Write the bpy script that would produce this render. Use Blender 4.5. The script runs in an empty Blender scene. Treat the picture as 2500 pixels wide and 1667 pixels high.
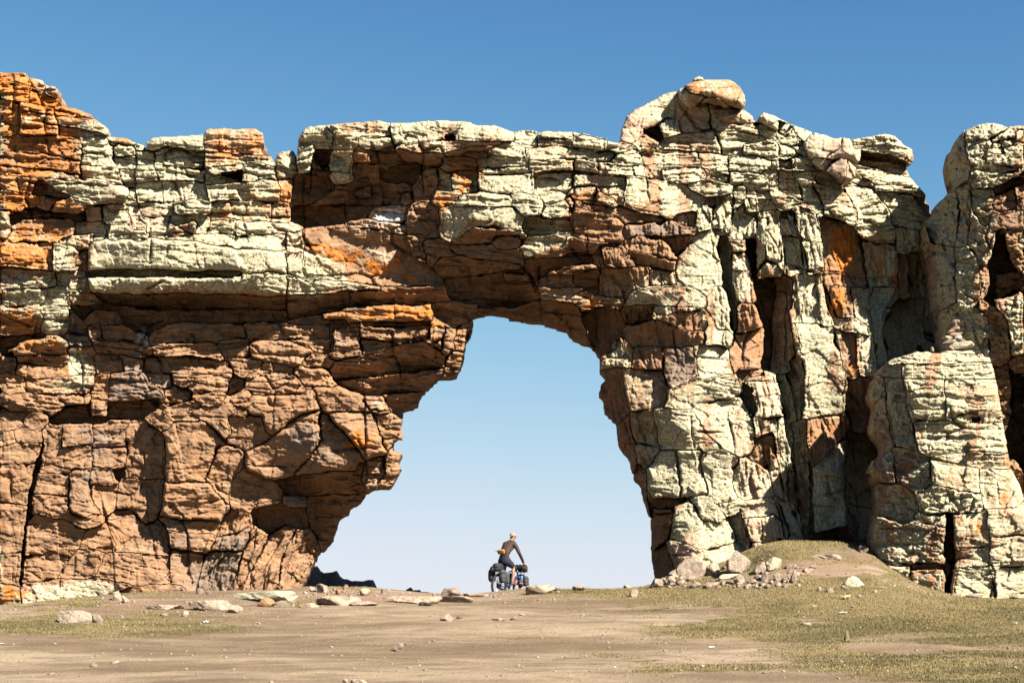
import bpy, bmesh, math, random
import numpy as np
from mathutils import Vector, Matrix

SC = bpy.context.scene
COL = SC.collection
R = math.radians

# ------------------------------------------------------------------ camera
LENS = 54.0
F = 2500.0 * LENS / 36.0          # focal length in photo pixels
VH = 1475.0                        # photo row of the eye level
EYE = 1.6
cd = bpy.data.cameras.new('camera')
cd.lens = LENS
cd.sensor_width = 36.0
cd.shift_y = (VH - 833.5) / 2500.0
cd.clip_start = 0.1
cd.clip_end = 9000.0
cam = bpy.data.objects.new('camera', cd)
cam.location = (0, 0, EYE)
cam.rotation_euler = (R(90), 0, 0)
COL.objects.link(cam)
SC.camera = cam

# ------------------------------------------------------------------ light
SUN_EL, SUN_AZ = 40.0, 47.0        # azimuth: degrees to the right of straight behind the camera
sd = Vector((math.cos(R(SUN_EL)) * math.sin(R(SUN_AZ)), -math.cos(R(SUN_EL)) * math.cos(R(SUN_AZ)), math.sin(R(SUN_EL))))
world = bpy.data.worlds.new('World')
SC.world = world
world.use_nodes = True
wn = world.node_tree
wn.nodes.clear()
sky = wn.nodes.new('ShaderNodeTexSky')
sky.sky_type = 'NISHITA'
sky.sun_disc = False
sky.sun_elevation = R(SUN_EL)
sky.sun_rotation = math.atan2(sd.x, sd.y)
sky.altitude = 3500
sky.air_density = 1.0
sky.dust_density = 0.0
sky.ozone_density = 1.0
bgn = wn.nodes.new('ShaderNodeBackground')
bgn.inputs['Strength'].default_value = 0.1
wo = wn.nodes.new('ShaderNodeOutputWorld')
# the clear, slightly contrasty high-altitude blue: one response curve per channel over the whole sky
EXPO = 2.2
sp = wn.nodes.new('ShaderNodeSeparateColor'); cb = wn.nodes.new('ShaderNodeCombineColor')
wn.links.new(sky.outputs[0], sp.inputs[0])
def wmath(op, a, b):
    n = wn.nodes.new('ShaderNodeMath'); n.operation = op
    for q, v in ((0, a), (1, b)):
        if isinstance(v, (int, float)): n.inputs[q].default_value = v
        else: wn.links.new(v, n.inputs[q])
    return n.outputs[0]
for ch, (ga, gk) in enumerate(((.86, .066), (.875, .053), (.985, .065))):
    x = wmath('MULTIPLY', sp.outputs[ch], 0.09); x2 = wmath('MULTIPLY', x, x)
    y = wmath('MULTIPLY', wmath('DIVIDE', x2, wmath('ADD', x2, gk)), ga * 10 / 2 ** EXPO)
    wn.links.new(y, cb.inputs[ch])
wn.links.new(cb.outputs[0], bgn.inputs['Color'])
wn.links.new(bgn.outputs[0], wo.inputs['Surface'])
sl = bpy.data.lights.new('sun', 'SUN')
sl.energy = 5.0
sl.angle = R(0.53)
sl.color = (1.0, 0.93, 0.82)
so = bpy.data.objects.new('sun', sl)
so.rotation_euler = (-sd).to_track_quat('-Z', 'Y').to_euler()
so.location = (20, -20, 30)
COL.objects.link(so)
vs = SC.view_settings
vs.view_transform = 'Standard'
vs.look = 'None'
vs.exposure = EXPO
vs.gamma = 1.0
vs.use_curve_mapping = False
SC.cycles.max_bounces = 6
SC.cycles.diffuse_bounces = 1

# ------------------------------------------------------------------ helpers
def tag(o, label=None, cat=None, group=None, kind=None):
    if label: o['label'] = label
    if cat: o['category'] = cat
    if group: o['group'] = group
    if kind: o['kind'] = kind
    return o

def empty(name, loc=(0, 0, 0), rz=0.0):
    o = bpy.data.objects.new(name, None)
    o.empty_display_size = 0.2
    o.location = loc
    o.rotation_euler = (0, 0, rz)
    COL.objects.link(o)
    return o

def mesh_np(name, V, Fq, mat, parent=None, attr=None, attr_name='cover', smooth=False):
    """V (n,3), Fq (m,k) arrays -> object"""
    V = np.asarray(V, dtype=np.float32); Fq = np.asarray(Fq, dtype=np.int32)
    k = Fq.shape[1]
    me = bpy.data.meshes.new(name)
    me.vertices.add(len(V)); me.vertices.foreach_set('co', V.ravel())
    me.loops.add(Fq.size); me.loops.foreach_set('vertex_index', Fq.ravel())
    me.polygons.add(len(Fq))
    me.polygons.foreach_set('loop_start', np.arange(0, Fq.size, k, dtype=np.int32))
    me.polygons.foreach_set('loop_total', np.full(len(Fq), k, dtype=np.int32))
    if smooth: me.polygons.foreach_set('use_smooth', np.ones(len(Fq), dtype=bool))
    me.update(calc_edges=True)
    if attr is not None:
        a = me.attributes.new(attr_name, 'FLOAT_COLOR', 'POINT')
        a.data.foreach_set('color', np.asarray(attr, dtype=np.float32).ravel())
    me.materials.append(mat)
    o = bpy.data.objects.new(name, me)
    COL.objects.link(o)
    if parent is not None: o.parent = parent
    return o

def obj_bm(name, bm, mat, parent=None, smooth=False, mats=None):
    me = bpy.data.meshes.new(name)
    bm.normal_update(); bm.to_mesh(me); bm.free()
    if smooth:
        for p in me.polygons: p.use_smooth = True
    for m in (mats or [mat]): me.materials.append(m)
    o = bpy.data.objects.new(name, me)
    COL.objects.link(o)
    if parent is not None: o.parent = parent
    return o

_T = np.random.RandomState(7).rand(6, 256, 256).astype(np.float32)
def vn(x, y, s=0):
    xi = np.floor(x).astype(np.int64); yi = np.floor(y).astype(np.int64)
    fx = (x - xi).astype(np.float32); fy = (y - yi).astype(np.float32)
    fx = fx * fx * (3 - 2 * fx); fy = fy * fy * (3 - 2 * fy)
    T = _T[s % 6]; ox = (s * 37) & 255; oy = (s * 91) & 255
    a = T[(xi + ox) & 255, (yi + oy) & 255]; b = T[(xi + 1 + ox) & 255, (yi + oy) & 255]
    c = T[(xi + ox) & 255, (yi + 1 + oy) & 255]; d = T[(xi + 1 + ox) & 255, (yi + 1 + oy) & 255]
    return (a + (b - a) * fx) * (1 - fy) + (c + (d - c) * fx) * fy      # 0..1

def fbm(x, y, s=0, o=4, g=0.5):
    t = 0; a = 1; n = 0
    for i in range(o):
        t = t + a * (vn(x * 2 ** i, y * 2 ** i, s + i * 3) - 0.5); n += a; a *= g
    return t / n * 2                                                    # about -1..1

def voro(x, y, s=0, jit=0.85):
    """anisotropy is in x, y already.  returns F1, F2, id hash 0..1 (x3), dx, dy to the cell centre"""
    xi = np.floor(x).astype(np.int64); yi = np.floor(y).astype(np.int64)
    F1 = np.full(x.shape, 9., np.float32); F2 = F1.copy()
    h = [np.zeros(x.shape, np.float32) for _ in range(3)]
    DX = np.zeros(x.shape, np.float32); DY = DX.copy()
    ox = s * 53; oy = s * 29
    for i in (-1, 0, 1):
        for j in (-1, 0, 1):
            cx = xi + i; cy = yi + j
            a = (cx + ox) & 255; b = (cy + oy) & 255
            px = cx + 0.5 + (_T[0][a, b] - 0.5) * jit; py = cy + 0.5 + (_T[1][a, b] - 0.5) * jit
            dx = (x - px).astype(np.float32); dy = (y - py).astype(np.float32)
            d = np.maximum(np.abs(dx), np.abs(dy)) * 0.6 + np.sqrt(dx * dx + dy * dy) * 0.4
            m = d < F1
            F2 = np.where(m, F1, np.minimum(F2, d)); F1 = np.where(m, d, F1)
            for q in range(3): h[q] = np.where(m, _T[2 + q][a, b], h[q])
            DX = np.where(m, dx, DX); DY = np.where(m, dy, DY)
    return F1, F2, h, DX, DY

def sstep(a, b, x):
    t = np.clip((x - a) / (b - a), 0, 1)
    return t * t * (3 - 2 * t)

def box(a, r, n=1):
    """box blur, r cells, n times"""
    for _ in range(n):
        for ax in (0, 1):
            p = np.pad(a, [(r + 1, r) if q == ax else (0, 0) for q in (0, 1)], mode='edge')
            c = np.cumsum(p, axis=ax, dtype=np.float64)
            w = 2 * r + 1
            if ax == 0: a = (c[w:] - c[:-w]) / w
            else: a = (c[:, w:] - c[:, :-w]) / w
        a = a.astype(np.float32)
    return a

def jfa(seed, steps):
    """seed: int array, -1 = empty, else flat index of the seed.  nearest seed index and distance (cells)"""
    H, W = seed.shape
    yy, xx = np.mgrid[0:H, 0:W].astype(np.int32)
    cur = seed.copy()
    def dist(c):
        cy = c // W; cx = c - cy * W
        d = (yy - cy).astype(np.float32) ** 2 + (xx - cx).astype(np.float32) ** 2
        return np.where(c < 0, 1e12, d)
    D = dist(cur)
    for st in steps:
        for dy in (-st, 0, st):
            for dx in (-st, 0, st):
                if (dx == 0 and dy == 0) or abs(dy) >= H or abs(dx) >= W: continue
                n = np.full_like(cur, -1)
                ys = slice(max(0, dy), min(H, H + dy)); yt = slice(max(0, -dy), min(H, H - dy))
                xs = slice(max(0, dx), min(W, W + dx)); xt = slice(max(0, -dx), min(W, W - dx))
                n[yt, xt] = cur[ys, xs]
                d = dist(n)
                m = d < D
                cur = np.where(m, n, cur); D = np.where(m, d, D)
    return cur, np.sqrt(D)

def inpoly(U, V, pts):
    r = np.zeros(U.shape, bool)
    n = len(pts)
    for i in range(n):
        x1, y1 = pts[i]; x2, y2 = pts[(i + 1) % n]
        if y1 == y2: continue
        c = ((y1 > V) != (y2 > V)) & (U < (x2 - x1) * (V - y1) / (y2 - y1) + x1)
        r ^= c
    return r

# ------------------------------------------------------------------ materials
ALB = 0.47
class NT:
    def __init__(s, name, rough=0.9, spec=0.2):
        s.m = bpy.data.materials.new(name); s.m.use_nodes = True
        s.t = s.m.node_tree; s.t.nodes.clear()
        s.out = s.t.nodes.new('ShaderNodeOutputMaterial')
        s.b = s.t.nodes.new('ShaderNodeBsdfPrincipled')
        s.b.inputs['Roughness'].default_value = rough
        s.b.inputs['Specular IOR Level'].default_value = spec
        s.t.links.new(s.b.outputs[0], s.out.inputs[0])
        g = s.t.nodes.new('ShaderNodeNewGeometry'); s.pos = g.outputs['Position']
    def set(s, sock, v):
        if isinstance(v, bpy.types.NodeSocket): s.t.links.new(v, sock)
        elif isinstance(v, (tuple, list)): sock.default_value = (*v, 1.0) if len(v) == 3 and sock.type == 'RGBA' else v
        else: sock.default_value = v
    def noise(s, scale, detail=3, rough=0.55, vec=None, dist=0.0):
        n = s.t.nodes.new('ShaderNodeTexNoise'); n.inputs['Scale'].default_value = scale
        n.inputs['Detail'].default_value = detail; n.inputs['Roughness'].default_value = rough
        n.inputs['Distortion'].default_value = dist
        s.t.links.new(vec or s.pos, n.inputs['Vector']); return n.outputs['Fac']
    def vor(s, scale, feat='F1', vec=None, out='Distance'):
        n = s.t.nodes.new('ShaderNodeTexVoronoi'); n.inputs['Scale'].default_value = scale
        n.feature = feat
        s.t.links.new(vec or s.pos, n.inputs['Vector']); return n.outputs[out]
    def vmul(s, v, vec=None):
        n = s.t.nodes.new('ShaderNodeVectorMath'); n.operation = 'MULTIPLY'
        s.t.links.new(vec or s.pos, n.inputs[0]); n.inputs[1].default_value = v; return n.outputs[0]
    def math(s, op, a, b=0.0, clamp=False):
        n = s.t.nodes.new('ShaderNodeMath'); n.operation = op; n.use_clamp = clamp
        s.set(n.inputs[0], a); s.set(n.inputs[1], b); return n.outputs[0]
    def ramp(s, f, a, b, smooth=True):
        n = s.t.nodes.new('ShaderNodeMapRange'); n.interpolation_type = 'SMOOTHSTEP' if smooth else 'LINEAR'
        s.set(n.inputs['Value'], f); n.inputs['From Min'].default_value = a; n.inputs['From Max'].default_value = b
        return n.outputs['Result']
    def mix(s, f, a, b, mode='MIX'):
        n = s.t.nodes.new('ShaderNodeMix'); n.data_type = 'RGBA'; n.blend_type = mode
        s.set(n.inputs[0], f); s.set(n.inputs[6], a); s.set(n.inputs[7], b); return n.outputs[2]
    def attr(s, name='cover'):
        n = s.t.nodes.new('ShaderNodeAttribute'); n.attribute_name = name
        q = s.t.nodes.new('ShaderNodeSeparateColor'); s.t.links.new(n.outputs['Color'], q.inputs[0])
        return q.outputs[0], q.outputs[1], q.outputs[2], n.outputs['Alpha']
    def bump(s, h, dist=0.02, strength=1.0):
        n = s.t.nodes.new('ShaderNodeBump'); n.inputs['Distance'].default_value = dist
        n.inputs['Strength'].default_value = strength
        s.t.links.new(h, n.inputs['Height']); s.t.links.new(n.outputs[0], s.b.inputs['Normal'])
    def col(s, c, k=1.0):
        if k != 1.0: c = s.mix(1.0, c, (k, k, k), 'MULTIPLY')
        s.set(s.b.inputs['Base Color'], c); return s.m

def plain(name, c, rough=0.7, metal=0.0, spec=0.3):
    n = NT(name, rough, spec)
    f = n.noise(30, 3)
    n.b.inputs['Metallic'].default_value = metal
    return n.col(n.mix(f, tuple(x * 0.82 for x in c), tuple(min(1, x * 1.15) for x in c)), ALB)

def rock_material():
    n = NT('weathered_rock', 0.92, 0.15)
    L, O, G, A = n.attr()
    big = n.noise(0.55, 4, 0.6)
    mid = n.noise(2.6, 5, 0.65)
    fine = n.noise(17, 4, 0.65)
    grain = n.noise(42, 3, 0.7)
    str_v = n.vmul((1.0, 1.0, 5.0))
    strat = n.noise(1.3, 5, 0.65, vec=str_v)
    spk = n.vor(24, 'F1')
    spk2 = n.vor(13, 'F1')
    # bare rock
    base = n.mix(n.ramp(mid, 0.30, 0.70), (0.235, 0.130, 0.070), (0.430, 0.245, 0.132))
    base = n.mix(n.ramp(strat, 0.50, 0.75), base, (0.50, 0.310, 0.180))
    base = n.mix(n.math('MULTIPLY', n.ramp(big, 0.5, 0.68), 0.6), base, (0.50, 0.255, 0.115))
    base = n.mix(n.math('MULTIPLY', n.ramp(A, 0.45, 1.0), 0.75), base, (0.68, 0.490, 0.350))       # pinkish tan stone
    gm = n.ramp(n.math('ADD', G, n.math('MULTIPLY', n.math('SUBTRACT', mid, 0.5), 1.2)), 0.38, 0.72)
    base = n.mix(n.math('MULTIPLY', gm, 0.8), base, (0.245, 0.190, 0.150))
    base = n.mix(n.math('MULTIPLY', n.ramp(fine, 0.62, 0.40), 0.28), base, (0.20, 0.115, 0.065))
    wash = n.noise(1.0, 4, 0.6, vec=n.vmul((3.2, 3.2, .38)))
    base = n.mix(n.math('MULTIPLY', n.ramp(wash, 0.54, 0.72), 0.45), base, (0.300, 0.225, 0.165))
    base = n.mix(n.math('MULTIPLY', n.ramp(n.vor(9), .12, .05), 0.6), base, (0.72, 0.66, 0.42))
    # orange lichen
    om = n.math('ADD', O, n.math('ADD', n.math('MULTIPLY', n.math('SUBTRACT', mid, 0.5), 0.9), n.math('MULTIPLY', n.math('SUBTRACT', fine, 0.5), 0.7)))
    om = n.math('ADD', om, n.math('MULTIPLY', n.math('SUBTRACT', grain, 0.5), 0.9)); om = n.ramp(om, 0.48, 0.72)
    ocol = n.mix(n.ramp(fine, 0.3, 0.7), (0.42, 0.120, 0.020), (0.66, 0.235, 0.030))
    c = n.mix(n.math('MULTIPLY', om, 0.85), base, ocol)
    # pale crusty lichen, made of granules
    lm = n.math('ADD', L, n.math('MULTIPLY', n.math('SUBTRACT', n.noise(5.0, 5, 0.65), 0.5), 1.25))
    lm = n.math('ADD', lm, n.math('MULTIPLY', n.math('SUBTRACT', grain, 0.5), 1.5))
    lm = n.math('ADD', lm, n.math('MULTIPLY', n.math('SUBTRACT', n.noise(0.9, 4, 0.6), 0.5), 0.9))
    lm = n.ramp(lm, 0.36, 0.60)
    lcol = n.mix(n.ramp(n.math('ADD', n.math('MULTIPLY', fine, .45), n.math('MULTIPLY', n.noise(30, 3, .75), .55)), 0.40, 0.62), (0.40, 0.360, 0.225), (0.83, 0.740, 0.505))
    lcol = n.mix(n.math('MULTIPLY', n.ramp(n.vor(15, 'F1'), 0.50, 0.72), 0.5), lcol, (0.10, 0.12, 0.06))
    lcol = n.mix(n.math('MULTIPLY', n.ramp(n.noise(1.1, 4, 0.6), 0.55, 0.75), 0.35), lcol, (0.62, 0.42, 0.27))
    c = n.mix(n.math('MULTIPLY', lm, 0.95), c, lcol)
    # bird lime / salt: alpha above one
    wm = n.ramp(n.math('ADD', A, n.math('MULTIPLY', n.math('SUBTRACT', mid, 0.5), 1.2)), 1.35, 1.6)
    c = n.mix(wm, c, (0.66, 0.63, 0.60))
    h = n.math('ADD', n.math('MULTIPLY', fine, 0.8), n.math('MULTIPLY', grain, 0.45))
    h = n.math('ADD', h, n.math('MULTIPLY', n.math('MULTIPLY', n.ramp(spk, 0.65, 0.2), lm), 0.55))
    h = n.math('ADD', h, n.math('MULTIPLY', strat, 0.5))
    n.bump(h, 0.020, 0.5)
    return n.col(c, ALB)
M_ROCK = rock_material()
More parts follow.
